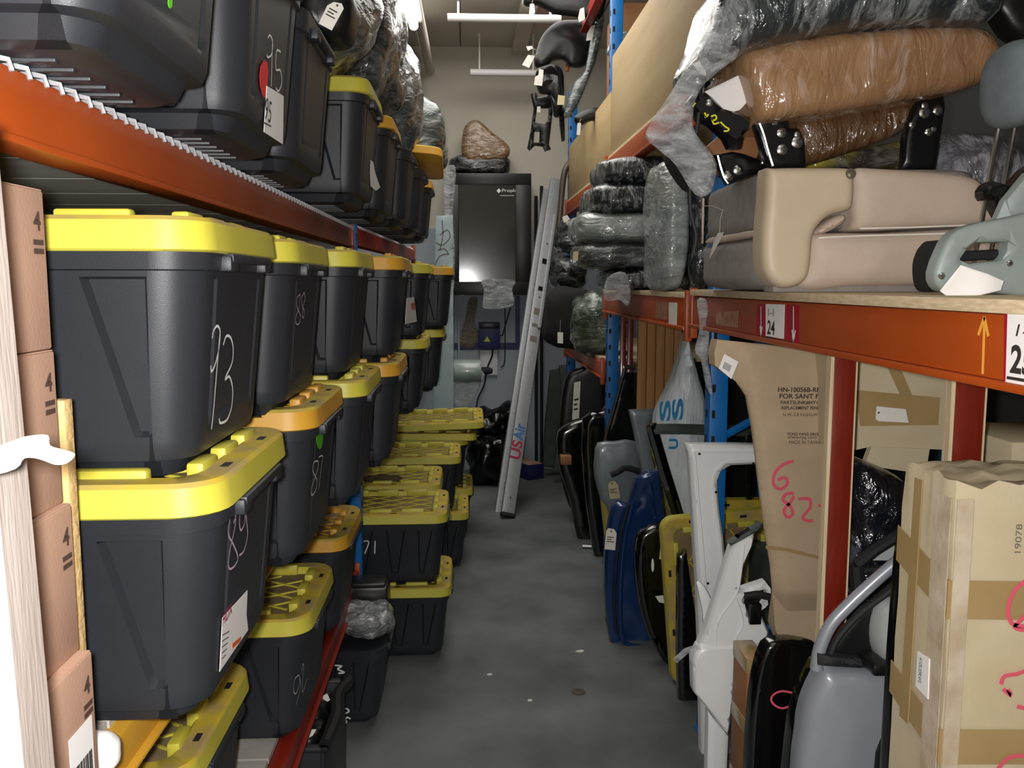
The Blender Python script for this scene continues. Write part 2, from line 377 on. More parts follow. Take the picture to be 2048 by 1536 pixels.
# lamp hanging over the left rack: tube in a reflector
p = at(823, 30, y=5.0); t = thing('tube_lamp', 'glowing tube lamp hanging high above the wrapped bundles', 'lamp', p)
b = MB(); b.tube([p+Vector((0, -.35, 0)), p+Vector((0, .2, 0))], .026, 12); mat('lamp_glow', '#fff4e2', .5, emit=14); part('tube', b, 'lamp_glow', t)
b = MB(); b.box(p+Vector((0, -.08, .05)), (.09, .7, .03), .006); part('housing', b, 'white_plastic', t)
for dy in (-.3, .2): b = MB(); b.tube([p+Vector((0, dy, .06)), Vector((p.x, p.y+dy, CEIL))], .004, 5); part('cable', b, 'white_plastic', t)
# floor marks: an iron ring and small pale chips
q = at(1157, 1384, z=0); b = MB(); b.lathe([(.028, 0), (.03, .004), (.026, .006), (.014, .006), (.014, .002), (.01, .001)], q, seg=20); solo('floor_washer', b, 'eyelet', 'small round iron washer lying on the concrete aisle floor', 'washer')
for i, (px, py, sz, lab) in enumerate(((1160, 1303, .02, 'flat pale chip on the aisle floor beside the blue door'), (979, 1350, .012, 'tiny white chip in the middle of the aisle floor'), (1060, 1402, .013, 'small pale chip left of the iron washer'))):
    q = at(px, py, z=0); b = MB(); pts = [(math.cos(k*PI/3.5+i)*sz*(1+.3*math.sin(k*2+i)), math.sin(k*PI/3.5+i)*sz*(.6+.2*math.cos(k))) for k in range(7)]
    b.prism(pts, Fr(q, (1, 0, 0), (0, 1, 0)), 0, .004); solo('concrete_chip', b, 'tag_white', lab, 'chip')
# ------------------------------------------------------------------ pallet racks
def upright(name, label, x, y, h, side, hr=None):     # two perforated columns with braces between them
    t = thing(name, label, 'rack post', (x, y, 0))
    for k, dx in enumerate((0, side*.95)):
        b = MB(); X = x+dx; hh = hr if (hr and k) else h; b.box((X, y, hh/2), (.07, .075, hh), .004)
        for z in [i*.1+.1 for i in range(int(hh/.1)-1)]:
            b.box((X-.02, y-.038, z), (.012, .004, .03), 0, mi=1)
            b.box((X-side*.036, y-.0, z), (.003, .014, .03), 0, mi=1)
        part('column', b, ['post_blue', 'slot_dark'], t)
        b = MB(); b.box((X, y, .004), (.085, .09, .008)); part('foot_plate', b, 'post_blue', t)
    for z in (.3, 1.2, 2.2, 3.1):
        if z+.45 < h:
            b = MB(); b.tube([(x+side*.03, y+.02, z), (x+side*.92, y+.02, z+.5)], .016, 6); part('brace', b, 'post_blue', t)
    return t
upright('rack_upright', 'blue rack upright behind the black totes on the left', -.522, 3.93, 2.14, -1)
upright('rack_upright', 'blue rack upright beside the white plastic bag and fender carton', .955, 3.3, 2.55, 1, 1.75)
upright('rack_upright', 'blue rack upright beside the light brown upright boards', .9, 5.42, 3.75, 1)
upright('rack_upright', 'farthest blue rack upright on the right under hanging black parts', .9, 7.6, 3.4, 1)
def beam(label, a, c, z0, z1, m='beam_orange', th=.045, step=True, joint=True):   # box beam with a stepped lower lip, end plates
    a, c = Vector(a), Vector(c); U = (c-a).normalized(); t = thing('rack_beam', label, 'rack beam', ((a.x+c.x)/2, (a.y+c.y)/2, z0))
    out = 1 if a.x < 0 else -1                # towards the aisle
    F = Fr((a.x, a.y, z0), U, (0, 0, 1)); L = (c-a).length; h = z1-z0; s = 1 if F.N.x*out > 0 else -1
    b = MB(); b.fbox(F, 0, L, h*.12, h, -th*s, 0, .004); b.fbox(F, 0, L, 0, h*.12, -th*s*1.0, s*.012, .003); part('beam', b, m, t)
    if joint:
        for u in (0, L):
            b = MB(); b.fbox(F, u-.02, u+.02, -.04, h+.03, -.02*s, s*.006, .003); part('end_plate', b, 'beam_orange', t)
    return t, F
YP = 3.93                                     # the left upright between the two bays
t_lu, F_lu = beam('long orange beam carrying the upper row of black totes, near bay', (-.5, -.6, 0), (-.5, YP-.04, 0), 1.95, 2.036)
beam('dark orange beam carrying the upper black totes in the far left bay', (-.5, YP+.04, 0), (-.4, 6.7, 0), 1.965, 2.05, 'beam_red')
beam('orange beam under the totes numbered 89 and 87', (-.52, -.6, 0), (-.52, YP-.04, 0), 1.06, 1.13, 'lid_amber')
beam('orange beam under the middle row of totes in the far left bay', (-.52, YP+.04, 0), (-.44, 6.7, 0), 1.06, 1.13)
beam('red beam low above the floor in front of tote 92', (-.5, -.6, 0), (-.5, YP-.04, 0), .43, .505, 'beam_red')
beam('red beam low above the floor in the far left bay', (-.52, YP+.04, 0), (-.45, 6.7, 0), .43, .505, 'beam_red')
t_rm, F_rm = beam('bright orange beam with location stickers under the beige seat', (.84, -.6, 0), (.84, 3.26, 0), 1.632, 1.75)
t_rf, F_rf = beam('dull orange beam under the wrapped seat cushions', (.84, 3.34, 0), (.84, 5.38, 0), 1.615, 1.74)
beam('orange beam under the wrapped parts in the farthest right bay', (.84, 5.46, 0), (.84, 7.56, 0), 1.2, 1.3, 'beam_orange')
beam('red orange beam under the standing plywood boards', (.84, 3.34, 0), (.84, 5.38, 0), 2.42, 2.53, 'beam_orange')
beam('red orange beam under the far plywood board', (.84, 5.46, 0), (.84, 7.56, 0), 2.36, 2.47, 'beam_orange')
beam('red beam high up beside the hanging black fender liner', (.84, 5.46, 0), (.84, 7.56, 0), 3.6, 3.7, 'beam_red')
# rear beams (away from the aisle) so that every deck has two supports
for x, z, sfx in ((-1.5, 1.95, 'upper totes'), (-1.5, 1.06, 'middle totes'), (-1.5, .43, 'lowest totes')):
    beam('rear orange beam behind the row of %s' % sfx, (x, -.6, 0), (x, 6.7, 0), z, z+.07, 'beam_orange', joint=False)
beam('rear orange beam behind the beige seat', (1.82, -.6, 0), (1.82, 7.6, 0), 1.65, 1.75, 'beam_orange', joint=False)
# wire deck with waterfall edge on the left upper beam, boards under it
t = thing('wire_deck', 'galvanised wire mesh deck whose wire ends hook over the orange beam', 'shelf deck', (-1.0, 1.7, 2.036))
y = .6
while y < YP-.05:
    b = MB(); b.tube([(-1.48, y, 2.041), (-.505, y, 2.041), (-.491, y, 2.038), (-.488, y, 2.026)], .003, 5); part('cross_wire', b, 'galv', t); y += .04
for x in (-.58, -.73, -.88, -1.03, -1.18, -1.33):
    b = MB(); b.tube([(x, .3, 2.036), (x, YP-.05, 2.036)], .003, 5); part('long_wire', b, 'galv', t)
t = thing('board_deck', 'grey deck boards seen from below between the rack beams', 'shelf deck', (-1.0, 2.2, 1.99)); y = .82
while y < YP-.1:
    b = MB(); b.box((-1.02, y+.13, 1.99), (.92, .258, .018)); part('board', b, 'deck_board', t); y += .262
t = thing('wire_deck', 'wire mesh deck under the farther upper totes', 'shelf deck', (-.95, 5.1, 2.05)); y = YP+.1
while y < 6.7:
    f = (y-YP)/3.1; x = -.5+.1*f; b = MB(); b.tube([(-1.48, y, 2.055), (x, y, 2.055), (x+.012, y, 2.04)], .003, 5); part('cross_wire', b, 'galv', t); y += .06
for lab, z, y0, y1 in (('deck boards under the totes numbered 89 and 87', 1.13, .3, YP-.05), ('deck boards under the middle totes of the far bay', 1.13, YP+.06, 6.7), ('low deck boards under tote 92', .505, .3, YP-.05), ('low deck boards in the far left bay', .505, YP+.06, 6.7)):
    t = thing('board_deck', lab, 'shelf deck', (-1.02, (y0+y1)/2, z)); y = y0
    while y < y1-.1:
        b = MB(); b.box((-1.02, y+.07, z+.008), (.95, .13, .016)); part('board', b, 'deck_board', t); y += .14
# right decks
b = MB(); b.box((1.33, 1.4, 1.763), (1.0, 3.7, .022), .001); solo('plywood_deck', b, 'ply_edge', 'plywood deck edge on which the beige seat lies', 'shelf deck')
b = MB(); b.box((1.33, 4.36, 1.752), (1.0, 2.02, .022), .001); solo('plywood_deck', b, 'ply_edge', 'plywood deck under the wrapped cushions', 'shelf deck')
b = MB(); b.box((1.33, 6.5, 1.311), (.96, 2.05, .022), .001); solo('plywood_deck', b, 'ply_edge', 'plywood deck in the farthest right bay', 'shelf deck')
b = MB(); b.box((1.34, 4.36, 2.541), (.98, 2.1, .02), .001); solo('plywood_deck', b, 'ply_edge', 'plywood deck behind the standing plywood boards', 'shelf deck')
b = MB(); b.box((1.34, 6.5, 2.481), (.98, 2.1, .02), .001); solo('plywood_deck', b, 'ply_edge', 'plywood deck high in the farthest right bay', 'shelf deck')
# plywood boards standing along the upper right shelf
for lab, y0, y1, z0, z1 in (('near plywood board standing on edge along the upper right shelf', 3.2, 5.3, 2.552, 3.12), ('far plywood board standing on edge along the upper right shelf', 5.33, 7.5, 2.492, 2.93)):
    b = MB(); b.box((.868, (y0+y1)/2, (z0+z1)/2), (.018, y1-y0, z1-z0), .001); solo('plywood_board', b, 'plywood', lab, 'board')
# location stickers and arrows on the right beam
FB = Fr((.84, 0, 1.69), (0, -1, 0), (0, 0, 1))
def on_beam(nm, pts, m, parent, n): 
    b = MB(); b.prism(FB.uvs(pts), FB, n-.0006, n); return part(nm, b, m, parent, 0)
lab1 = on_beam('location_sticker', [(1533, 608), (1571, 609), (1569, 678), (1533, 672)], 'paper', t_rm, .0025)
FBs = FB.off(.003)
def btext(nm, s, px, py, wpx, hpx, m, parent, bold=.0, shear=0):
    u, v = FBs.uv(px, py); u2, _ = FBs.uv(px+wpx, py); _, v2 = FBs.uv(px, py-hpx)
    return text(nm, s, FBs, u, v, v2-v, m, parent, width=u2-u, bold=bold, n=0, shear=shear)
btext('lettering', '1-1', 1536, 631, 11, 14, 'ink', lab1); btext('lettering', '24', 1534, 668, 15, 28, 'ink', lab1, .02)
on_beam('underline', [(1534, 672), (1547, 674), (1547, 677), (1534, 675)], 'ink', lab1, .0034)
lab2 = on_beam('location_sticker', [(2018, 628), (2080, 631), (2080, 780), (2014, 768)], 'paper', t_rm, .0025)
btext('lettering', '1-1', 2031, 672, 40, 24, 'ink', lab2, 0, .15); btext('lettering', '25', 2019, 746, 46, 58, 'ink', lab2, .03)
on_beam('underline', [(2018, 752), (2080, 762), (2080, 769), (2017, 758)], 'ink', lab2, .0034)
mat('arrow_amber', '#e8a43c', .6); mat('red_patch', '#a2182c', .4)
def arrow(px, py0, py1, w, m, head, lab):
    b = MB(); tip = FB.uv(px, py1); tail = FB.uv(px+(0 if m == 'chalk_white' else -4), py0)
    sc = abs(tip[1]-tail[1]); b.ribbon([tail, tip], FB, w); s = -1 if tip[1] > tail[1] else 1
    for k in (-1, 1): b.ribbon([tip, (tip[0]+k*head, tip[1]+s*sc*.33)], FB, w, .0019)
    part('arrow', b, m, t_rm, 0, lab)
on_beam('red_backing', [(1515, 608), (1533, 608), (1533, 672), (1513, 668)], 'red_patch', t_rm, .0012)
on_beam('red_backing', [(1571, 609), (1600, 610), (1600, 688), (1569, 678)], 'red_patch', t_rm, .0012)
on_beam('red_backing', [(2010, 624), (2018, 625), (2014, 768), (2008, 766)], 'red_patch', t_rm, .0012)
arrow(1523, 613, 672, .006, 'chalk_white', .01, 'white arrow pointing down'); arrow(1588, 613, 683, .006, 'chalk_white', .012, 'white arrow pointing down')
arrow(1971, 748, 634, .007, 'arrow_amber', .014, 'yellow arrow pointing up')
mat('worn_label', '#8d5a3c', .7, col2='#a8826a', nscale=30)
on_beam('worn_sticker', [(1432, 625), (1478, 622), (1476, 655), (1434, 650)], 'worn_label', t_rm, .0015)
FB2 = Fr((.84, 4, 1.68), (0, -1, 0), (0, 0, 1))
b = MB(); b.prism(FB2.uvs([(1338, 605), (1355, 605), (1354, 650), (1338, 647)]), FB2, .001, .0018); part('worn_sticker', b, 'tag_white', t_rf, 0)
b = MB(); b.prism(FB2.uvs([(1313, 604), (1335, 605), (1334, 640), (1312, 636)]), FB2, .001, .0018); part('worn_sticker', b, 'worn_label', t_rf, 0)
# ------------------------------------------------------------------ storage totes
def rrect(a, c, r, nl, ns, nc=6):            # rounded rectangle as (x, y, side, s); sides: 0 +x end, 1 +y, 2 -x end, 3 -y
    out = []
    for i in range(ns+1): out.append((a, -(c-r)+2*(c-r)*i/ns, 0, -(c-r)+2*(c-r)*i/ns))
    for k in range(1, nc): th = PI/2*k/nc; out.append((a-r+r*math.cos(th), c-r+r*math.sin(th), -1, 0))
    for i in range(nl+1): out.append(((a-r)-2*(a-r)*i/nl, c, 1, (a-r)-2*(a-r)*i/nl))
    for k in range(1, nc): th = PI/2+PI/2*k/nc; out.append((-(a-r)+r*math.cos(th), c-r+r*math.sin(th), -1, 0))
    for i in range(ns+1): out.append((-a, (c-r)-2*(c-r)*i/ns, 2, (c-r)-2*(c-r)*i/ns))
    for k in range(1, nc): th = PI+PI/2*k/nc; out.append((-(a-r)+r*math.cos(th), -(c-r)+r*math.sin(th), -1, 0))
    for i in range(nl+1): out.append((-(a-r)+2*(a-r)*i/nl, -c, 3, -(a-r)+2*(a-r)*i/nl))
    for k in range(1, nc): th = -PI/2+PI/2*k/nc; out.append((a-r+r*math.cos(th), -(c-r)+r*math.sin(th), -1, 0))
    return out
KIND = {  # L, W, H(with lid), taper, corner radius, flutes on the long side as (top0, top1, bot0, bot1) in metres from the centre
    'tall': dict(L=.78, W=.50, H=.38, tp=.034, r=.07, fl=[(.215, .305, .27, .295), (-.305, -.215, -.295, -.27), (-.06, .06, -.03, .03)]),
    'wide': dict(L=.78, W=.51, H=.37, tp=.036, r=.06, fl=[(.25, .32, .25, .275), (.10, .19, .12, .155), (-.05, .04, -.03, .0), (-.19, -.10, -.155, -.12), (-.32, -.25, -.275, -.25)]),
}
LIDH = .048
def inset_at(k, z):                          # how far the wall lies inside the lid outline at height z
    K = KIND[k]; hb = K['H']-.03; return .014+K['tp']*(1-max(0, min(1, z/hb)))
MESH = {}
def body_mesh(k):
    # rows of points run along the edges of the tapering flutes, so these stay crisp
    K = KIND[k]; a0, c0, r0 = K['L']/2, K['W']/2, K['r']; hb = K['H']-.03; z0f, z1f = .07, hb-.054
    zs = [0, .006, .03, .034, .05, z0f-.006, z0f]+[z0f+(z1f-z0f)*q for q in (.03, .1, .25, .4, .55, .7, .85, .95, .985)]+[z1f, hb-.05, hb-.046, hb-.044, hb]
    fl = sorted(K['fl']); b = MB(); N = 0
    for zi, z in enumerate(zs):
        ins = inset_at(k, z)+{0: .045, 1: .03, 2: .022, 3: .004}.get(zi, 0)-(.007 if zi >= len(zs)-2 else 0)
        a, c = a0-ins, c0-ins; r = max(.03, r0-ins*.3); t = max(0, min(1, (z-z0f)/(z1f-z0f))); on = z0f < z < z1f
        def long_side():
            S = a-r; e_ = .007; bp = [(-S, 0)]
            for f in fl:
                lo = f[2]+(f[0]-f[2])*t; hi = f[3]+(f[1]-f[3])*t; bp += [(lo, 0), (lo+e_, 1), (hi-e_, 1), (hi, 0)]
            bp.append((S, 0)); o = []
            for i in range(len(bp)-1):
                n_ = 1 if i % 2 == 1 and bp[i][1] != bp[i+1][1] else 3
                for q in range(n_): o.append((bp[i][0]+(bp[i+1][0]-bp[i][0])*q/n_, bp[i][1]+(bp[i+1][1]-bp[i][1])*q/n_))
            o.append(bp[-1]); return [(s, (d*.014 if on else 0)) for s, d in o]
        def end_side():
            S = c-r; g = S*.8; bp = [(-S, 0), (-g-.01, 0), (-g-.004, 1), (-g+.004, 1), (-g+.01, 0), (g-.01, 0), (g-.004, 1), (g+.004, 1), (g+.01, 0), (S, 0)]
            return [(s, (d*.006 if on else 0)) for s, d in bp]
        LS, ES = long_side(), end_side(); nc = 6; row = []
        row += [(a-d, s) for s, d in ES]; row += [(a-r+r*math.cos(PI/2*q/nc), c-r+r*math.sin(PI/2*q/nc)) for q in range(1, nc)]
        row += [(-s, c-d) for s, d in LS]; row += [(-(a-r)+r*math.cos(PI/2+PI/2*q/nc), c-r+r*math.sin(PI/2+PI/2*q/nc)) for q in range(1, nc)]
        row += [(-a+d, -s) for s, d in ES]; row += [(-(a-r)+r*math.cos(PI+PI/2*q/nc), -(c-r)+r*math.sin(PI+PI/2*q/nc)) for q in range(1, nc)]
        row += [(s, -c+d) for s, d in LS]; row += [(a-r+r*math.cos(-PI/2+PI/2*q/nc), -(c-r)+r*math.sin(-PI/2+PI/2*q/nc)) for q in range(1, nc)]
        b.v += [Vector((x, y, z)) for x, y in row]; N = len(row)
    M = len(zs)
    for i in range(M-1):
        for j in range(N): b.f.append((i*N+j, i*N+(j+1) % N, (i+1)*N+(j+1) % N, (i+1)*N+j)); b.mi.append(0)
    b.f.append(tuple(range(N-1, -1, -1))); b.mi.append(0); b.f.append(tuple((M-1)*N+j for j in range(N))); b.mi.append(0)
    ib = inset_at(k, 0)+.06
    for i in range(6):                       # foot ribs under the floor
        y = -(c0-ib)*.8+2*(c0-ib)*.8*i/5; b.box((0, y, .0), (2*(a0-ib)*.92, .012, .008), .002)
    return b.mesh('tote_body', 'tote_black', 38)
def lid_mesh(k, m):
    K = KIND[k]; a, c, r = K['L']/2, K['W']/2, K['r']; b = MB()
    lv = [(.004, -LIDH), (0, -LIDH+.003), (.004, -.006), (.01, 0), (.05, 0), (.055, -.004), (.06, -.02)]
    loops = [rrect(a-i, c-i, max(.02, r-i*.55), 6, 4) for i, z in lv]; N = len(loops[0])
    for (i, z), L in zip(lv, loops): b.v += [Vector((p[0], p[1], z)) for p in L]
    for q in range(len(lv)-1):
        for j in range(N): b.f.append((q*N+j, q*N+(j+1) % N, (q+1)*N+(j+1) % N, (q+1)*N+j)); b.mi.append(1 if q in (2, 3) else 0)
    b.f.append(tuple(6*N+j for j in range(N))); b.mi.append(2)
    b.f.append(tuple(j for j in range(N-1, -1, -1))); b.mi.append(0)
    def lugs(A, n, w, horiz, pos):
        for i in range(n):
            s = -A+2*A*(i+.5)/n
            for sg in (-1, 1):
                if horiz: b.box((s, sg*pos, -.005), (w, .024, .034), .005)
                else: b.box((sg*pos, s, -.005), (.026, w, .034), .005)
    lugs(a-.09, 4, .105, True, c-.058); lugs(c-.07, 3, .075, False, a-.06)
    # raised diamond lattice on the sunk field
    ia, ic = a-.085, c-.085
    for sg in (-1, 1):
        q = -(ia+ic)
        while q < ia+ic:
            pts = []
            for x in (-ia, ia):
                y = sg*(x-q)*.62
                if abs(y) <= ic: pts.append((x, y))
            for y in (-ic, ic):
                x = q+sg*y/.62
                if abs(x) < ia: pts.append((x, y))
            if len(pts) >= 2:
                p0, p1 = Vector(pts[0]), Vector(pts[-1]); d = p1-p0
                if d.length > .05:
                    R = Matrix.Rotation(math.atan2(d.y, d.x), 3, 'Z'); mid = (p0+p1)/2
                    b.box((mid.x, mid.y, -.0185), (d.length, .005, .005), 0, R)
            q += .145
    for sx in (-1, 1):                       # zip-tie slots in the rim
        for sy in (-.5, .5): b.box((sx*(a-.026), sy*c*.9, 0), (.012, .03, .002), mi=3)
        b.box((sx*a*.35, -(c-.026), 0), (.03, .012, .002), mi=3); b.box((sx*a*.35, (c-.026), 0), (.03, .012, .002), mi=3)
    return b.mesh('tote_lid', [m, 'lid_dusty', 'lid_dust', 'slot_dark'], 35)
def handle_mesh(k):
    K = KIND[k]; a = K['L']/2; b = MB(); z = K['H']-LIDH-.008; ins = inset_at(k, z)
    b.box((a-ins+.012, 0, z), (.022, K['W']*.5, .014), .003)
    for s in (-1, 1): b.box((a-ins+.008, s*K['W']*.22, z-.008), (.026, .045, .024), .004)
    return b.mesh('tote_handle', 'tote_black', 38)
def tote(label, xend, y0, z0, k='tall', lid='lid_yellow', rz=0, group='black storage totes', L=None, lidtilt=0):
    K = KIND[k]; key = (k, lid)
    if ('b', k) not in MESH: MESH[('b', k)] = body_mesh(k); MESH[('h', k)] = handle_mesh(k)
    if lid and ('l', k, lid) not in MESH: MESH[('l', k, lid)] = lid_mesh(k, lid)
    t = thing('storage_tote', label, 'tote', (xend-K['L']/2, y0+K['W']/2, z0), group); t.rotation_euler.z = math.radians(rz)
    for nm, key in (('body', ('b', k)), ('handle', ('h', k))):
        o = bpy.data.objects.new(nm, MESH[key]); COL.objects.link(o); o.parent = t
    if lid:
        o = bpy.data.objects.new('lid', MESH[('l', k, lid)]); COL.objects.link(o); o.parent = t; o.location.z = K['H']-.002
    return t
def endF(t, k='tall', z=.25, n=.002):        # plane of the end face towards the aisle, in world coordinates
    K = KIND[k]; hb = K['H']-.03; s = K['tp']/hb
    x = t.location.x+K['L']/2-inset_at(k, z)
    return Fr((x+n, t.location.y, t.location.z+z), (0, 1, 0), (s, 0, 1))
def nearF(t, k='tall', z=.2, n=.002):        # plane of the long face towards the camera
    K = KIND[k]; hb = K['H']-.03; s = K['tp']/hb
    return Fr((t.location.x, t.location.y-K['W']/2+inset_at(k, z)-n, t.location.z+z), (1, 0, 0), (0, -s, 1))
def scrawl(t, F, strokes, w, m='chalk_white'):   # hand-drawn number, strokes in pixels
    for st in strokes:
        b = MB(); b.ribbon(cr(F.uvs(st), 5, False), F, w, .001); part('chalk_number', b, m, t, 0)
def patch(nm, t, F, pts, m, n=.0012):
    b = MB(); b.prism(F.uvs(pts), F, n-.0008, n); return part(nm, b, m, t, 0)
Z_U, Z_C, Z_B, Z_A = 2.047, 1.512, 1.148, .523
# C row (upper of the two stacked on the middle deck) and B row below it
c1 = tote('tall black tote with lemon lid, chalked 93, beside the cardboard cartons', -.352, 1.205, Z_C)
b1 = tote('tall black tote with lemon lid, chalked 89, under tote 93', -.34, 1.185, Z_B)
c2 = tote('black tote with lemon lid, chalked 88, next after tote 93', -.348, 1.80, Z_C-.002)
b2 = tote('black tote with amber lid, chalked 87, green oval sticker', -.332, 1.89, Z_B, lid='lid_amber')
c3 = tote('black tote with yellow lid third along the upper row, sticking out into the aisle', -.303, 2.44, Z_C)
b3 = tote('black tote with yellow lid directly under the one sticking out', -.285, 2.44, Z_B)
c4 = tote('black tote with amber lid fourth along the upper row', -.22, 3.03, Z_C, lid='lid_amber')
b4 = tote('black tote with amber lid, fourth along the row below the upper one', -.235, 2.98, Z_B, lid='lid_amber')
c5 = tote('black tote with white price label on its end, fifth in the upper row', -.18, 4.2, Z_C)
b5 = tote('far black tote with yellow lid under the price-labelled one', -.2, 4.25, Z_B)
c6 = tote('farthest black tote of the upper row on the left', -.08, 5.1, Z_C, lid='lid_amber')
b6 = tote('farthest black tote of the lower row on the left', -.14, 5.15, Z_B)
a1 = tote('black tote with dusty yellow lid lowest and nearest, under tote 89', -.515, 1.54, Z_A)
a2 = tote('black tote with dusty yellow lid, chalked 92, on the low deck', -.43, 2.28, Z_A)
a3 = tote('black tote with dusty amber lid on the low deck beyond tote 92', -.43, 3.02, Z_A, lid='lid_amber')
# upper row on the wire deck
u1 = tote('uppermost nearest black tote with green dot, cut by the top of the picture', -.325, .9, Z_U)
u2 = tote('upper black tote chalked 95 with white 95 sticker and red oval', -.325, 1.44, Z_U)
u3 = tote('upper black tote without lid between tote 95 and the yellow-lidded one', -.34, 1.97, Z_U, lid=None)
u4 = tote('upper black tote with bright yellow lid and a curled white tag on its end', -.295, 2.76, Z_U, lid='lid_yellow')
u5 = tote('upper black tote with amber lid beyond the yellow-lidded one', -.275, 3.38, Z_U, lid='lid_amber')
u6 = tote('upper black tote under the wrapped grey bundle, no lid seen', -.25, 4.15, Z_U+.015, lid=None)
u7 = tote('upper black tote under the tilted amber lid, no lid of its own', -.23, 4.85, Z_U+.015, lid=None)
u8 = tote('black tote at the far end of the upper left shelf', -.22, 5.6, Z_U+.015, lid='lid_amber')
# floor stacks in the aisle
s1 = tote('black tote on the floor under tote 71', -.085, 4.0, 0, 'wide')
s2 = tote('black tote with dusty yellow lid chalked 71, top of its floor stack', -.1, 4.0, .357, 'wide')
s3b = tote('lowest black tote of the stack with the stained lid', -.16, 4.6, 0, 'wide')
s3 = tote('black tote behind tote 71, dark stain on its yellow lid', -.15, 4.6, .357, 'wide')
s4b = tote('black floor tote with yellow lid jutting into the aisle behind the stained lid', .0, 5.35, 0, 'wide')
s4 = tote('black tote with clean yellow lid, third of the aisle stacks from tote 71', -.05, 5.35, .357, 'wide')
s5b = tote('farthest black floor tote, its lid corner showing beside the aisle', .03, 5.98, 0, 'wide')
s5 = tote('farthest upper tote carrying two loose tilted lids', .0, 5.98, .357, 'wide')
m1 = tote('black floor tote without lid, chalked M and RS, wrapped part lying in it', -.33, 3.36, 0, 'wide', lid=None)
def Z(ox, oy, sc, pts): return [(ox+x/sc, oy+y/sc) for x, y in pts]
def ell(cx, cy, rx, ry, n=20, a=0): return [(cx+rx*math.cos(i*2*PI/n), cy+ry*math.sin(i*2*PI/n)) for i in range(n)]
z1 = lambda p: Z(0, 0, 3.413, p); z2 = lambda p: Z(0, 350, 3.413, p); z3 = lambda p: Z(0, 750, 3.413, p); z4 = lambda p: Z(0, 1100, 3.413, p)
z6 = lambda p: Z(450, 380, 3.84, p); z7 = lambda p: Z(450, 750, 3.7236, p); z8 = lambda p: Z(450, 1100, 3.524, p)
F = endF(c1, z=.18); scrawl(c1, F, [z2([(1445, 1115), (1455, 1060), (1480, 1030), (1498, 1070), (1490, 1180), (1465, 1290), (1440, 1340), (1434, 1300)]), z2([(1498, 1070), (1478, 1300), (1462, 1500), (1448, 1660), (1438, 1735)]),
    z2([(1520, 1160), (1540, 1100), (1570, 1110), (1587, 1180), (1580, 1280), (1540, 1370), (1535, 1395), (1560, 1375), (1580, 1430), (1584, 1500), (1575, 1590), (1545, 1670), (1500, 1692), (1492, 1660)])], .0042)
F = endF(b1, z=.18); scrawl(b1, F, [z3([(1590, 1010), (1605, 960), (1580, 940), (1560, 1010), (1555, 1090), (1590, 1160), (1620, 1250), (1590, 1310), (1560, 1320), (1555, 1270), (1570, 1170), (1595, 1060), (1605, 980)]),
    z3([(1670, 890), (1640, 920), (1630, 1000), (1640, 1060), (1665, 1010), (1670, 930), (1670, 890), (1680, 1000), (1685, 1100), (1660, 1200), (1630, 1230)])], .0036, 'chalk_pink')
lb = patch('price_label', b1, F, z4([(1515, 460), (1685, 275), (1678, 440), (1690, 545), (1560, 735), (1495, 830)]), 'paper')
G = F.off(.0016)
u, v = G.uv(*z4([(1516, 525)])[0]); ux_, _ = G.uv(*z4([(1580, 500)])[0]); text('lettering', 'HDX', G, u, v, .02, 'print_red', lb, width=ux_-u, n=0, bold=.02, rot=.0)
for k in range(5):
    b = MB(); y = 560+k*40; b.prism(G.uvs(z4([(1514, y+20), (1565-6*k, y-10), (1565-6*k, y-2), (1514, y+28)])), G, 0, .0004); part('small_print', b, 'ink_grey', lb, 0)
b = MB(); b.prism(G.uvs(z4([(1585, 640), (1645, 590), (1640, 620), (1585, 672)])), G, 0, .0005); part('orange_flash', b, 'sticker_orange', lb, 0)
F = endF(c2, z=.18); scrawl(c2, F, [z6([(575, 800), (550, 830), (550, 900), (575, 960), (570, 1020), (545, 1030), (540, 980), (565, 900), (575, 800)]), z6([(605, 785), (585, 830), (590, 890), (605, 930), (600, 980), (590, 960), (600, 880), (612, 830), (605, 785)])], .0028, 'chalk_pink')
F = endF(b2, z=.18); scrawl(b2, F, [z7([(690, 640), (660, 650), (650, 710), (680, 780), (675, 850), (645, 895), (640, 850), (665, 770), (690, 690), (690, 640)]), z7([(695, 610), (725, 605), (715, 680), (695, 850)])], .0032)
patch('green_sticker', b2, F, z7(ell(702, 445, 25, 108)), 'sticker_green')
F = endF(a2, z=.18); scrawl(a2, F, [z8([(520, 880), (490, 910), (480, 990), (500, 1010), (525, 930), (520, 880), (530, 960), (500, 1090)]), z8([(535, 870), (545, 805), (552, 830), (545, 920), (545, 1000), (575, 910)])], .0036)
F = nearF(s2, 'wide'); scrawl(s2, F, [z7([(1000, 1245), (1070, 1240), (1040, 1330)]), z7([(1118, 1235), (1115, 1330)])], .005)
F = endF(u2, z=.15); scrawl(u2, F, [z1([(1825, 260), (1840, 240), (1858, 290), (1850, 370), (1825, 390), (1818, 370)]), z1([(1856, 300), (1852, 450), (1848, 590)]), z1([(1912, 355), (1885, 348), (1880, 470), (1910, 480), (1920, 560), (1900, 620), (1880, 600)])], .0036)
patch('red_sticker', u2, F, z1([(1770, 520), (1778, 450), (1800, 410), (1822, 430), (1828, 500), (1818, 590), (1804, 670), (1790, 650), (1775, 590)]), 'sticker_red')
st = patch('number_sticker', u2, F, z1([(1815, 585), (1930, 655), (1925, 985), (1795, 900)]), 'paper', .002)
G = F.off(.0028); u, v = G.uv(*z1([(1805, 812)])[0]); u2_, v2 = G.uv(*z1([(1858, 680)])[0]); text('lettering', '95', G, u, v, v2-v-.005, 'ink', st, width=u2_-u, n=0)
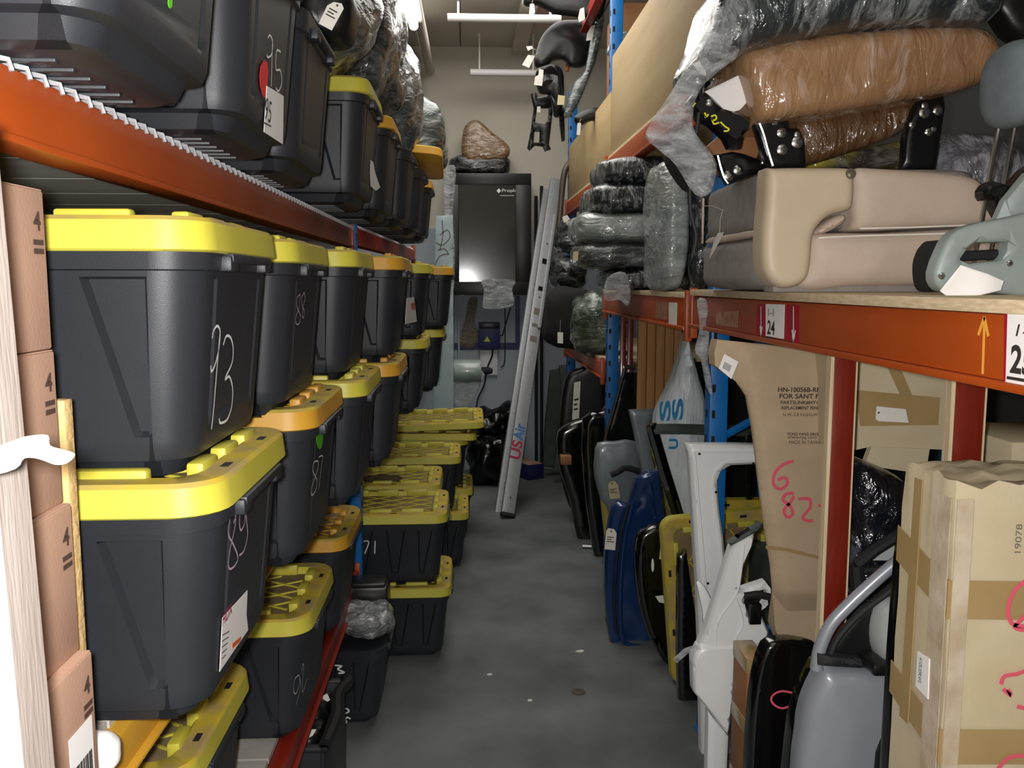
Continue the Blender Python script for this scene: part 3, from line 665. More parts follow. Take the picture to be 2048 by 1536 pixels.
b = MB(); b.prism(G.uvs(z1([(1797, 830), (1850, 858), (1850, 868), (1797, 840)])), G, 0, .0003); part('underline', b, 'ink', st, 0)
F = endF(u1, z=.2); patch('green_sticker', u1, F, z1(ell(1157, 15, 14, 42)), 'sticker_green')
F = endF(c5, z=.2); lb = patch('price_label', c5, F, z6([(1395, 832), (1450, 822), (1472, 1010), (1382, 1030)]), 'paper')
b = MB(); b.prism(F.uvs(z6([(1425, 870), (1452, 862), (1456, 915), (1432, 910)])), F, .002, .0024); part('orange_flash', b, 'sticker_orange', lb, 0)
F = endF(u4, z=.12); patch('curled_tag', u4, F, Z(500, 0, 3.84, [(925, 1230), (945, 1245), (960, 1330), (998, 1440), (965, 1465), (925, 1430), (920, 1330)]), 'paper')
F = nearF(m1, 'wide')
scrawl(m1, F, [z8([(770, 812), (822, 818), (795, 838), (840, 862), (800, 868)])], .007); scrawl(m1, F, [z8([(818, 1165), (825, 1125), (860, 1118), (872, 1138), (845, 1150), (820, 1148)]), z8([(885, 1190), (862, 1178), (848, 1196), (858, 1212), (835, 1222), (812, 1212)])], .007)
# ------------------------------------------------------------------ cartons stacked before tote 93, with post and panel
CX = -.476
for i, (dx, wd) in enumerate(((-.008, ('top', 'highest')), (-.006, ('second', '')), (.003, ('third', '')), (.017, ('lowest', '')))):
    z1_ = 1.904-i*.183; z0_ = z1_-.181; X = CX+dx; y1 = 1.045; y0 = .62
    lab = ('top brown carton printed 4 of the stack beside tote 93', 'second brown carton from the top printed 4', 'third brown carton from the top printed 4', 'bottom brown carton printed 4 with a barcode label')[i]
    t = thing('cardboard_carton', lab, 'carton', (X-.2, .83, z0_), 'cartons stacked beside tote 93')
    b = MB(); b.box((X-.2, (y0+y1)/2, (z0_+z1_)/2), (.4, y1-y0, .181), .003); part('box', b, 'card', t, 30)
    b = MB(); b.box((X-.2, (y0+y1)/2, z1_+.0005), (.396, (y1-y0)*.995, .0012)); part('top_flap', b, 'card', t, 0)
    G = Fr((X, y1, z1_), (0, 1, 0), (0, 0, 1)).off(.0008)
    text('print_4', '4', G, -.029, -.046, .022, 'ink_brown', t, width=.017, n=0, bold=.03)
    for k in range(2): b = MB(); b.prism([(-.032, -.056-.01*k), (-.009, -.056-.01*k), (-.009, -.062-.01*k), (-.032, -.062-.01*k)], G, 0, .0004); part('print_bar', b, 'ink_brown', t, 0)
    if i == 3:
        b = MB(); q = [(-.075, -.075), (-.014, -.075), (-.014, -.165), (-.075, -.165)]; b.prism(q, G, 0, .0006); lb = part('barcode_label', b, 'paper', t, 0)
        rs = random.Random(3); x = -.07
        while x < -.02:
            wv = rs.choice((.001, .002, .0035)); b = MB(); b.prism([(x, -.15), (x, -.115), (x+wv, -.115), (x+wv, -.15)], G, .0007, .001); part('bar', b, 'ink', lb, 0); x += wv+rs.choice((.001, .002))
b = MB(); p0 = at(10, 450, y=.76); p1 = at(110, 1536, y=.76); d = (p0-p1).normalized(); top = p0+d*.08; bot = p1-d*((p1.z)/d.z)
Fp = Fr(bot, (d.z, 0, -d.x), d); b.prism([(0, 0), (-.085, 0), (-.085, (top-bot).length), (0, (top-bot).length)], Fp, 0, .05)
t = solo('wooden_post', b, 'wood_grey', 'weathered grey wooden post at the left edge of the picture', 'post', smooth=0)
b = MB(); b.box((-.79, 1.09, 1.41), (.6, .022, .495), .001)
solo('chipboard_panel', b, 'chipboard', 'chipboard panel standing on end between cartons and tote 93', 'panel')
# crumpled white tape round the post
F = fr(60, 900, .66); b = MB(); o = cr(F.uvs([(-20, 905), (30, 880), (60, 872), (92, 872), (96, 892), (120, 900), (147, 910), (130, 928), (108, 930), (80, 918), (45, 918), (30, 938), (-20, 948)]), 3)
b.relief(o, F, .004, .003, .02, .008, fn=lambda u, v, d: .006*noise.noise(Vector((u*60, v*60, 0))))
solo('white_tape', b, 'paper', 'crumpled strip of white tape wound round the grey post', 'tape')
q = at(207, 1510, y=1.12); b = MB(); b.blob((q.x-.02, 1.135, 1.175), (.07, .05, .055), 2.6, 8, .004, 30); solo('foam_roll', b, 'paper', 'small white foam roll at the foot of the cartons', 'foam roll')
# ------------------------------------------------------------------ things in the floor totes
F = nearF(m1, 'wide', z=.36)
wrapmat('wrap_grey', '#4a4e50', '#c5cacb', amount=.6); wrapmat('wrap_clear', '#6f7474', '#e2e6e6', amount=.8, scale=12)
q = at(735, 1265, y=3.5); b = MB(); b.blob((q.x-.01, 3.55, .405), (.22, .3, .11), 3, 10, .02, 12, seed=2); solo('wrapped_part', b, 'wrap_clear', 'small part in crinkled clear film lying in the M RS tote', 'wrapped part')
b = MB(); q = Vector((-.56, 3.47, .43)); R = Matrix.Rotation(.9, 3, 'Y'); b.tube([q+R @ Vector((.085*math.cos(i*PI/16), .085*math.sin(i*PI/16), 0)) for i in range(33)], .012, 8); solo('rubber_ring', b, 'rubber', 'black rubber ring leaning on the wrapped part', 'ring')
q = at(740, 1200, y=3.7); b = MB(); b.box((q.x-.02, 3.72, .44), (.2, .14, .12), .012); b.box((q.x-.02, 3.72, .505), (.18, .12, .02), .005); solo('plastic_housing', b, 'black_plastic', 'black plastic housing poking out behind the rubber ring', 'part')
# nearest open tray with small parts
K = dict(L=.5); t = thing('parts_crate', 'open black crate of small parts at the bottom of the picture', 'crate', (-.69, 2.83, 0))
x1, y0, y1, h = -.455, 2.6, 3.06, .36
for nm, c, d in (('side', (x1-.008, (y0+y1)/2, h/2), (.016, y1-y0, h)), ('side', (x1-.47, (y0+y1)/2, h/2), (.016, y1-y0, h)), ('side', (x1-.24, y0+.008, h/2), (.478, .016, h)), ('side', (x1-.24, y1-.008, h/2), (.478, .016, h)), ('bottom', (x1-.24, (y0+y1)/2, .01), (.478, y1-y0, .02))):
    b = MB(); b.box(c, d, .004); part(nm, b, 'tote_black', t)
b = MB()
for a_, c_ in (((x1, y0), (x1, y1)), ((x1, y1), (x1-.478, y1)), ((x1-.478, y0), (x1, y0))): b.box(((a_[0]+c_[0])/2, (a_[1]+c_[1])/2, h), (abs(a_[0]-c_[0])+.03, abs(a_[1]-c_[1])+.03, .02), .006)
part('rim', b, 'tote_black', t)
rs = random.Random(5)
for i, (px, py, lab) in enumerate(((640, 1400, 'black lump of a part in the open crate, rear one'), (610, 1450, 'black part with bracket in the open crate, middle one'), (650, 1470, 'dark glossy part at the aisle side of the open crate'))):
    q = at(px, py, z=.33); b = MB(); b.blob((min(q.x, -.54), min(max(q.y, 2.7), 2.96), .285), (.13, .15, .17), 4, 8, .02, 14, seed=i); solo('loose_part', b, 'black_plastic', lab, 'part')
b = MB(); b.tube(cr([(-.45, 3.05, .375), (-.43, 2.98, .395), (-.45, 2.86, .405), (-.435, 2.72, .395), (-.45, 2.6, .375)], 5, False), .02, 8); solo('rubber_hose', b, 'rubber', 'curved black rubber hose along the crate rim', 'hose')
for i, (pts, lab, hole) in enumerate(((z8([(535, 1300), (560, 1272), (645, 1266), (620, 1310), (580, 1335), (545, 1330)]), 'white tag with eyelet on the crate of parts', (612, 1469)), (z8([(545, 1190), (570, 1168), (592, 1182), (580, 1200), (552, 1202)]), 'small white sticker scrap in the crate of parts', None), (z8([(645, 1062), (690, 1030), (722, 1015), (742, 1060), (722, 1072), (690, 1052), (655, 1090)]), 'bent white tag at the rear of the crate of parts', None))):
    q = at(*pts[0], z=.385); F = Fr(q, (1, 0, 0), (0, .75, .66)); hang_tag('paper_tag', lab, F, pts, lines=False, hole=hole)
# ------------------------------------------------------------------ loose lids on the far stack
def loose_lid(label, loc, rot, m='lid_yellow', k='wide'):
    if ('l', k, m) not in MESH: MESH[('l', k, m)] = lid_mesh(k, m)
    o = bpy.data.objects.new('tote_lid', MESH[('l', k, m)]); COL.objects.link(o); o.location = loc; o.rotation_euler = [math.radians(a) for a in rot]
    return tag(o, label, 'lid', 'loose tote lids')
loose_lid('loose yellow lid lying flat on the farthest aisle stack, under the tilted one', (-.33, 6.22, .775), (2, 1, 0))
loose_lid('loose yellow lid tilted on top of the farthest aisle stack', (-.28, 6.22, .848), (3.5, -2, 0))
loose_lid('loose amber lid tilted upside down high beside the wrapped grey bundle', (-.52, 5.15, 2.53), (-9, 5, 0), 'lid_amber')
# ------------------------------------------------------------------ bundles on top of the upper left totes
wrapmat('wrap_dark', '#2e3233', '#959d9c', amount=.55, scale=6, stretch=(1.5, 1.5, 3), lo=.42, hi=.7)
wrapmat('wrap_bluegrey', '#4b5658', '#c8cfcf', amount=.7, scale=5)
for lab, c, d, m, sd, R in (('grey film-wrapped bundle standing on the upper left totes, nearest', (-.52, 2.6, 2.68), (.5, .75, .55), 'wrap_dark', 1, None), ('tall wrapped bundle behind the nearest one, reaching the lamp', (-.47, 3.5, 2.76), (.46, .78, .6), 'wrap_dark', 4, None),
        ('pale blue-grey wrapped bundle at the far end of the upper left shelf', (-.41, 4.5, 2.7), (.4, .8, .55), 'wrap_bluegrey', 7, None), ('low wrapped bundle at the far end above the amber lid', (-.36, 5.8, 2.72), (.42, .8, .45), 'wrap_bluegrey', 9, None)):
    b = MB(); b.blob(c, d, 3.2, 16, .05, 4, seed=sd); solo('wrapped_bundle', b, m, lab, 'bundle')
b = MB(); F = fr(600, 60, 2.35); b.relief(cr(F.uvs([(592, -40), (640, -30), (700, -20), (705, 30), (690, 70), (655, 78), (620, 70), (595, 40)]), 3), F, .05, .12, .08, .025, fn=lambda u, v, d: .02*noise.noise(Vector((u*14, v*14, 3)))); solo('black_part', b, 'black_plastic', 'black plastic part above the lidless upper tote, with a white tag', 'part')
F = fr(665, 30, 2.26); hang_tag('paper_tag', 'white tag hanging over the black part at the top left', F, [(638, 48), (664, 62), (688, 18), (684, 8), (668, 5), (655, 12)], hole=(675, 12), lines=True)
mat('stain_dark', '#3a2d16', .5, col2='#5a4826', nscale=30)
b = MB(); zt = s3.location.z+KIND['wide']['H']-.0145; b.prism([(.11*math.cos(k*PI/12)*(1+.25*math.sin(3*k)), .1*math.sin(k*PI/12)*(1+.2*math.cos(2*k))) for k in range(24)], Fr((s3.location.x+.06, s3.location.y-.02, zt), (1, 0, 0), (0, 1, 0)), -.004, 0); part('oil_stain', b, 'stain_dark', s3, 0, 'dark oily stain')
# ------------------------------------------------------------------ far end of the aisle
def plate(name, px, Y, m, label, cat, H=.02, back=.02, edge=.02, res=.02, holes=(), fn=None, rings=(), sm=3, parent=None, lean=0, yaw=0, group=None, smooth=40, F=None, base=None):
    # an upright panel with this outline in the photograph, standing at distance Y
    cx = sum(p[0] for p in px)/len(px); by = max(p[1] for p in px); F = F or fr(cx, by, Y, yaw, lean)
    o = F.uvs(px); o = cr(o, sm) if sm > 1 else o; hs = [cr(F.uvs(h), sm) if sm > 1 else F.uvs(h) for h in holes]
    b = MB(); b.relief(o, F, H, back, edge, res, hs, fn, rings=rings)
    if parent: part(name, b, m, parent, smooth)
    else: solo(name, b, m, label, cat, group, smooth)
    return F
def nz(u, v, f=20, s=0): return noise.noise(Vector((u*f, v*f, s)))
CY = 7.93
A = at(899, 346, y=CY); B_ = at(1062, 590, y=CY); wx, hz = B_.x-A.x, A.z-B_.z
t = thing('wall_cabinet', 'black wall cabinet with tinted glass door and white logo, high on the back wall', 'cabinet', (A.x+wx/2, CY+.2, B_.z))
b = MB(); b.box((A.x+wx/2, CY+.215, B_.z+hz/2), (wx, .4, hz), .01); part('body', b, 'black_plastic', t)
F = Fr((A.x, CY+.012, B_.z), (1, 0, 0), (0, 0, 1)); b = MB(); fwd = .1
b.fbox(F, 0, wx, 0, .12, 0, .02, .004); b.fbox(F, 0, wx, hz-.1, hz, 0, .02, .004); b.fbox(F, 0, .08, .12, hz-.1, 0, .02, .004); b.fbox(F, wx-.14, wx, .12, hz-.1, 0, .02, .004)
d_ = part('door_frame', b, 'black_plastic', t)
mat('tinted_glass', '#171c18', .12, col2='#202720', nscale=2, spec=.6); b = MB(); b.fbox(F, .08, wx-.14, .12, hz-.1, .002, .01); part('glass', b, 'tinted_glass', t)
u, v = F.uv(1004, 386); text('logo', 'Propla', F, u, v, .035, 'white_plastic', t, width=.13, n=.0135); u, v = F.uv(993, 386); b = MB(); b.prism([(u+.0, v+.018), (u+.02, v-.004), (u+.04, v+.018), (u+.02, v+.04)], F, .0125, .0135); part('logo_mark', b, 'white_plastic', t, 0)
u, v = F.uv(1000, 391); b = MB(); b.fbox(F, u, u+.125, v-.004, v, .0125, .0135); part('logo_line', b, 'white_plastic', t, 0)
b = MB()
for x in (A.x+.1, A.x+wx-.1): b.box((x, WALL_Y-.02, B_.z+.02), (.04, .06, .06))
part('bracket', b, 'steel_black', t)
filmmat('film', .55); filmmat('film_thin', .3, 7); filmmat('film_dense', .8, 8)
F = fr(900, 590, CY-.02); b = MB(); b.relief(cr(F.uvs([(888, 350), (905, 330), (912, 345), (906, 420), (909, 500), (908, 575), (893, 590), (887, 560), (890, 470)]), 3), F, .01, .01, .04, .025, fn=lambda u, v, d: .02*nz(u, v, 9)); solo('film_sheet', b, 'film_dense', 'clear film hanging down the left side of the black wall cabinet', 'film')
plate('film_sheet', [(966, 560), (1028, 560), (1024, 580), (1026, 612), (970, 618), (966, 600), (968, 580)], CY-.03, 'film_dense', 'strip of clear film hanging below the cabinet glass', 'film', .004, .004, .02, .02, fn=lambda u, v, d: .012*nz(u, v, 30))
q = at(960, 330, y=8.1); ztop = A.z+.004; b = MB(); b.blob((q.x, 8.13, ztop+.085), (.56, .34, .17), 4, 10, .015, 8, seed=3); wrapmat('wrap_black', '#141617', '#8f9696', amount=.6, scale=6); solo('wrapped_bundle', b, 'wrap_black', 'flat black wrapped bundle on top of the wall cabinet', 'bundle')
wrapmat('wrap_brown', '#7a5a35', '#d8d2c4', amount=.5, scale=6); plate('wrapped_bundle', [(925, 318), (926, 262), (940, 243), (958, 241), (985, 265), (1018, 292), (1012, 318), (960, 325)], 8.0, 'wrap_brown', 'brown arched cardboard part in film, topmost on the wall cabinet', 'bundle', .05, .2, .06, .03, fn=lambda u, v, d: .01*nz(u, v, 12))
# electrical box with cables
a = at(957, 645, y=8.22); c = at(1000, 698, y=8.22); t = thing('electrical_box', 'navy blue electrical box with yellow warning triangle on the back wall', 'electrical box', ((a.x+c.x)/2, 8.28, c.z))
b = MB(); b.box(((a.x+c.x)/2, 8.285, (a.z+c.z)/2), (c.x-a.x, .13, a.z-c.z), .008); part('box', b, 'navy', t)
b = MB(); b.box(((a.x+c.x)/2, 8.27, a.z-.03), (c.x-a.x-.03, .12, .05), .004); part('window', b, 'black_plastic', t)
F = Fr((a.x, 8.219, c.z), (1, 0, 0), (0, 0, 1)); b = MB(); b.prism([(.05, .07), (.11, .07), (.08, .12)], F, .0, .003); mat('warn_yellow', '#c9c81e', .5); part('warning_triangle', b, 'warn_yellow', t, 0)
b = MB(); b.tube(cr([at(985, 698, y=8.25), at(984, 712, y=8.27), at(975, 735, y=8.3), at(968, 770, y=8.3), at(955, 800, y=8.28), at(952, 830, y=8.2)], 4, False), .008, 6); part('cable', b, 'rubber', t)
b = MB(); b.tube([at(1021, 615, y=8.32), at(1005, 670, y=8.32), at(1000, 672, y=8.3)], .006, 6); part('cable', b, 'rubber', t)
b = MB(); b.tube(cr([at(1010, 615, y=8.325), at(1010, 700, y=8.325), at(1008, 728, y=8.325), at(1001, 735, y=8.325)], 4, False), .005, 6); part('cable', b, 'rubber', t)
b = MB(); a = at(960, 700, y=8.3); c = at(995, 750, y=8.3); b.box(((a.x+c.x)/2, 8.325, (a.z+c.z)/2), (c.x-a.x, .04, a.z-c.z), .004); solo('wall_plate', b, 'white_plastic', 'white plate on the wall under the electrical box', 'wall plate')
b = MB(); a = at(899, 590, y=8.3); c = at(910, 930, y=8.3); b.box(((a.x+c.x)/2, 8.32, a.z/2), (c.x-a.x, .06, a.z), .004); b.box((a.x+.085, 8.33, a.z/2), (.02, .04, a.z), .003); struct('trim_6', b, 'wall_bluegrey')
filmmat('film_tan', .85, 10, tint='#a8987c'); plate('film_sheet', [(938, 598), (956, 598), (950, 640), (958, 668), (950, 692), (928, 696), (918, 676), (930, 640)], 8.31, 'film_tan', 'tan plastic sheet hanging left of the electrical box', 'film', .01, .01, .04, .03, fn=lambda u, v, d: .025*nz(u, v, 14))
# stretch-film roll on its holder with the loose end
q = at(908, 742, y=7.7); t = thing('film_roll', 'roll of stretch film with black hand plug, loose film hanging below', 'film roll', (q.x+.12, 7.7, q.z-.12))
filmmat('film_roll_mat', .95, 3, tint='#c9d2cf'); b = MB(); b.lathe([(.03, 0), (.1, 0), (.105, .02), (.105, .22), (.1, .24), (.03, .24)], q, (1, 0, 0), 24); mat('roll_white', '#b9c4c0', .25, col2='#7d938a', nscale=4, coat=.4); part('roll', b, 'roll_white', t)
b = MB(); b.lathe([(.03, .24), (.034, .245), (.034, .29), (.026, .33), (.012, .34)], q, (1, 0, 0), 16); part('plug', b, 'rubber', t)
b = MB(); b.tube([q+Vector((.12, .0, 0)), q+Vector((.12, .62, .0))], .012, 8); part('holder', b, 'steel_black', t)
F = fr(925, 822, 7.66); b = MB(); b.relief(cr(F.uvs([(900, 740), (966, 742), (958, 775), (940, 808), (924, 824), (915, 822), (905, 790)]), 3), F, .01, .01, .03, .02, fn=lambda u, v, d: .02*nz(u*3, v, 12)); part('loose_film', b, 'film_dense', t)
# black bags, small carton
mat('bag_black', '#08080a', .22, bump=.6, bscale=9, bdist=.03, spec=.6)
for i, (px, py, sx, sz, Y, lab) in enumerate(((980, 880, .34, .3, 7.75, 'low black bin bag on the floor by the back wall'), (985, 838, .3, .25, 7.95, 'black bin bag on top of the heap by the back wall'), (1018, 828, .22, .26, 8.05, 'small black bin bag behind the ladder foot'))):
    q = at(px, py, y=Y); b = MB(); zc = q.z if i else .17; b.blob((q.x, Y, zc-.03 if i else .225), (sx*1.15, .4, sz if i else .45), 2.6, 10, .05, 7, seed=i+20); solo('bin_bag', b, 'bag_black', lab, 'bin bag')
q = at(1056, 940, y=7.9); R = Matrix.Rotation(.5, 3, 'Z'); t = thing('small_carton', 'small navy and white carton on the floor behind the ladder', 'carton', (q.x, 8.0, 0)); b = MB(); b.box((q.x, 8.0, .07), (.17, .3, .14), .003, R); part('box', b, 'navy', t); b = MB(); b.box((q.x, 8.0, .143), (.15, .28, .006), .001, R); part('lid', b, 'card', t)
# ------------------------------------------------------------------ aluminium ladder leaning on the right rack
L0 = Vector((.298, 6.56, .02)); L1 = Vector((.80, 7.95, 2.72)); ax = (L1-L0).normalized(); Ln = (L1-L0).length
side = Vector((-.16, 1, 0)); side = (side-ax*side.dot(ax)).normalized()     # rung direction, away from the viewer
dp = side.cross(ax).normalized()
if dp.x < 0: dp = -dp
t = thing('ladder', 'aluminium ladder leaning to the right at the end of the aisle, marked USAir', 'ladder', (L0.x, L0.y, 0))
R = Matrix((dp, side, ax)).transposed()
for k, off in enumerate((0, .2)):
    o = L0+side*off; b = MB(); b.box(o+ax*(Ln/2), (.1, .012, Ln), .003, R)
    for s_ in (-1, 1): b.box(o+ax*(Ln/2)+dp*(s_*.047)+side*.014, (.008, .036, Ln), .002, R)
    part('rail', b, 'alu', t)
    b = MB(); b.box(o+ax*.0+Vector((0, 0, .004)), (.11, .06, .03), .004, R); part('foot', b, 'rubber', t)
for i in range(9):
    p = L0+ax*(.3+i*.3); b = MB(); b.tube([p, p+side*.2], .016, 8); part('rung', b, 'alu', t)
FL = Fr(L0-side*.0065, dp, ax)
if FL.N.y > 0: FL = Fr(L0-side*.0065, -dp, ax)
FL = Fr(L0+FL.N*.0068, FL.U, FL.V)
def rot_text(s, px, py, px2, py2, h, m, bold=.02):
    a_, c_ = Vector(FL.uv(px, py)), Vector(FL.uv(px2, py2)); ln = (c_-a_).length; return text('lettering', s, FL, a_.x, a_.y, h, m, t, width=ln, n=.001, rot=math.atan2((c_-a_).y, (c_-a_).x), bold=bold)
rot_text('US', 1040, 920, 1046, 884, .088, 'print_red'); rot_text('Air', 1046, 882, 1051, 849, .085, 'print_blue')
for z, h_, m in ((1.95, .05, 'steel_black'), (1.72, .04, 'steel_black'), (1.52, .06, 'ink_grey'), (1.42, .03, 'ink_grey'), (1.3, .05, 'ink_grey'), (2.12, .012, 'ink'), (1.66, .012, 'ink'), (.12, .012, 'ink')):
    b = MB(); wv = .022 if m == 'steel_black' else (.03 if m == 'ink_grey' else .006); b.prism([(-wv, z*Ln/2.72), (wv, z*Ln/2.72), (wv, z*Ln/2.72+h_), (-wv, z*Ln/2.72+h_)], FL, 0, .0012); part('rail_mark', b, m, t, 0)
b = MB(); o = L0+ax*2.15-side*.02; b.box(o+dp*.03, (.03, .02, 1.1), .004, R); part('fly_section', b, 'alu', t)
b = MB(); b.tube(cr([at(1113, 505, y=7.55), at(1120, 430, y=7.55), at(1127, 355, y=7.55), at(1138, 328, y=7.55), at(1165, 306, y=7.5), at(1194, 284, y=7.4)], 4, False), .026, 10); mat('tube_brown', '#6d635a', .35, .5); part('handle_tube', b, 'tube_brown', t)
for i, (pts, lab) in enumerate((([(1078, 560, 8.2), (1079, 480, 8.25), (1083, 372, 8.3)], 'dark pole standing left of the ladder top, nearer one'), ([(1062, 560, 8.25), (1066, 470, 8.28), (1072, 392, 8.3)], 'dark pole standing left of the ladder top, farther one'))):
    P = [at(a_, c_, y=Y) for a_, c_, Y in pts]; d = (P[0]-P[-1]).normalized(); base = P[0]+d*(P[0].z/-d.z); b = MB(); b.tube([Vector((P[-1].x+.01, 8.28, 0)), Vector((P[-1].x, 8.3, P[-1].z))], .016, 8); solo('pole', b, 'rubber', lab, 'pole')
# ------------------------------------------------------------------ far right bay: leaning radiators, black seat, wrapped lumps
mat('rad_grey', '#4d5551', .6, .2, '#3c4441', 8, bump=.4, bscale=60)
plate('radiator', [(1100, 742), (1118, 738), (1128, 745), (1116, 936), (1086, 934), (1090, 850)], 8.0, 'rad_grey', 'grey-green radiator core leaning by the back wall, leftmost', 'radiator', .01, .05, .01, .03, sm=1)
plate('radiator', [(1118, 732), (1150, 728), (1152, 790), (1140, 948), (1106, 945), (1124, 800)], 7.7, 'rad_grey', 'grey-green radiator core leaning beside the leftmost one', 'radiator', .01, .05, .01, .03, sm=1)
plate('bumper_cover', [(1130, 760), (1165, 735), (1210, 720), (1215, 1040), (1150, 1030), (1124, 960), (1118, 880)], 6.4, 'black_plastic', 'black bumper cover standing farthest back on the right, white strip label on it', 'bumper', .03, .05, .05, .03)
F = fr(1150, 845, 6.33); hang_tag('strip_label', 'white strip label on the far black bumper cover', F, [(1148, 765), (1161, 762), (1158, 836), (1144, 840)], lines=True)
mat('seat_black', '#141416', .9, col2='#1b1b1e', nscale=20, bump=.3, bscale=200)
q = at(1130, 620, y=6.45); b = MB(); b.blob((q.x+.03, 6.5, 1.322+.22), (.36, .45, .44), 4, 12, .015, 6, R=Matrix.Rotation(.12, 3, 'Y')); solo('seat_cushion', b, 'seat_black', 'black cloth seat cushion on the far right deck beside the ladder', 'seat cushion')
wrapmat('wrap_green', '#3c4a3d', '#a8b3a5', amount=.6, scale=6)
q = at(1178, 600, y=5.85); b = MB(); b.blob((q.x+.05, 5.9, 1.322+.2), (.34, .5, .4), 3, 12, .05, 5, seed=5); solo('wrapped_bundle', b, 'wrap_green', 'greenish wrapped bundle beside the black seat cushion', 'bundle')
F = fr(1120, 690, 6.27); hang_tag('paper_tag', 'white tag hanging below the black seat cushion', F, [(1115, 664), (1126, 665), (1126, 687), (1115, 686)], lines=False, string=[(1120, 664), (1121, 640)])
b = MB(); q = at(1175, 700, y=6.2); b.box((q.x+.1, 6.3, 1.322-.16), (.34, .5, .18), .01); 
for i, (px, py, lab, m) in enumerate(((1135, 440, 'black wrapped lump right of the ladder, upper', 'wrap_black'), (1128, 490, 'black wrapped lump right of the ladder, lower', 'wrap_black'))):
    q = at(px+8, py, y=6.6); b = MB(); b.blob((q.x+.02, 6.75, 1.322+.52-.22*i+(.3 if i == 0 else 0.25)), (.26, .4, .26), 3, 10, .04, 6, seed=i+40); solo('wrapped_part', b, m, lab, 'bundle')
# hanging parts above the plywood, with their white tags
def hung(name, label, px, Y, m='black_plastic', holes=(), H=.03, **k): return plate(name, px, Y, m, label, 'car part', H, .04, .05, .025, holes, **k)
hung('fender_liner', 'black arched fender liner hanging high on the right rack', [(1070, 128), (1078, 85), (1095, 58), (1120, 42), (1160, 40), (1195, 30), (1190, 80), (1172, 128), (1140, 132), (1128, 118), (1105, 120), (1090, 135)], 6.6, fn=lambda u, v, d: .02*nz(u, v, 8))
hung('black_part', 'jagged cluster of black brackets at the top of the right rack', [(1046, 0), (1055, -30), (1120, -60), (1215, -60), (1210, 10), (1195, 40), (1150, 30), (1110, 25), (1075, 8), (1055, 10)], 6.3)
hung('radiator_support', 'black ladder-shaped plastic frame hanging lowest above the plywood', [(1062, 188), (1072, 185), (1075, 195), (1100, 190), (1105, 225), (1098, 290), (1102, 298), (1090, 302), (1086, 292), (1070, 290), (1060, 300), (1055, 296), (1062, 260), (1068, 215)], 6.7, holes=[[(1074, 215), (1098, 215), (1096, 240), (1088, 248), (1070, 245)], [(1069, 262), (1080, 262), (1079, 285), (1067, 285)]], H=.015, sm=1)
hung('black_part', 'black motor assembly with pale tape between liner and frame', [(1075, 138), (1100, 130), (1125, 140), (1128, 185), (1122, 228), (1108, 230), (1100, 190), (1080, 185), (1072, 160)], 6.5, fn=lambda u, v, d: .05*nz(u, v, 16))
hung('wrapped_part', 'pale wrapped part hanging along the right rack post', [(1170, 140), (1185, 60), (1200, 30), (1208, 40), (1190, 120), (1160, 200), (1140, 232), (1128, 225), (1150, 165)], 6.45, 'wrap_bluegrey')
hung('black_part', 'thin black strut hanging beside the ladder-shaped frame', [(1118, 215), (1128, 215), (1130, 280), (1124, 282), (1120, 250)], 6.55, sm=1)
hung('black_part', 'black wing-shaped part behind the blue post above the plywood', [(1150, 232), (1190, 215), (1235, 228), (1230, 245), (1185, 240), (1160, 250)], 6.0)
hung('wrapped_part', 'crumpled clear film lump on top of the near plywood edge', [(1215, 105), (1225, 80), (1250, 62), (1262, 72), (1258, 98), (1235, 112)], 5.6, 'wrap_clear', fn=lambda u, v, d: .03*nz(u, v, 18))
b = MB(); b.box((1.2, 5.85, 3.02), (.5, .5, 1.0), .01); solo('brown_carton', b, 'card_brown', 'brown carton high behind the blue post at the upper right', 'carton')
for i, (pts, Y, lab) in enumerate((([(1060, 8), (1068, 8), (1070, 25), (1062, 36), (1058, 30)], 6.265, 'white tag hanging from the highest bracket cluster'), ([(1160, 18), (1168, 15), (1170, 38), (1158, 45), (1156, 36)], 6.265, 'white tag beside the bracket cluster, near the post'), ([(1052, 93), (1064, 92), (1066, 97), (1056, 102)], 6.56, 'small curled white tag left of the fender liner'),
        ([(1044, 130), (1056, 110), (1070, 112), (1058, 136)], 6.56, 'white tag below the curled one, left of the fender liner'), ([(1078, 138), (1087, 140), (1086, 156), (1084, 172), (1068, 170), (1070, 154), (1077, 150)], 6.46, 'folded white tag on the motor assembly'), ([(1182, 52), (1190, 50), (1184, 80), (1172, 82), (1174, 68)], 6.41, 'white tag on the pale wrapped part by the post'),
        ([(1116, 190), (1130, 192), (1128, 210), (1114, 210)], 6.41, 'cream tag under the pale wrapped part'), ([(1074, 213), (1081, 213), (1081, 225), (1074, 225)], 6.68, 'small white tag on the ladder-shaped frame'), ([(1155, 246), (1162, 246), (1160, 270), (1153, 270)], 5.965, 'white tag hanging below the black wing-shaped part'))):
    F = fr(pts[0][0], pts[0][1], Y); hang_tag('paper_tag', lab, F, pts, m='tag_manila' if 'cream' in lab else 'tag_white', lines=False, string=([(1060, 96), (1072, 100)] if 'curled' in lab and 'below' not in lab else [(1062, 114), (1078, 106)] if 'below the curled' in lab else [(1064, 9), (1066, -6)] if 'highest' in lab else [(1158, 246), (1162, 238)] if 'wing' in lab else None))

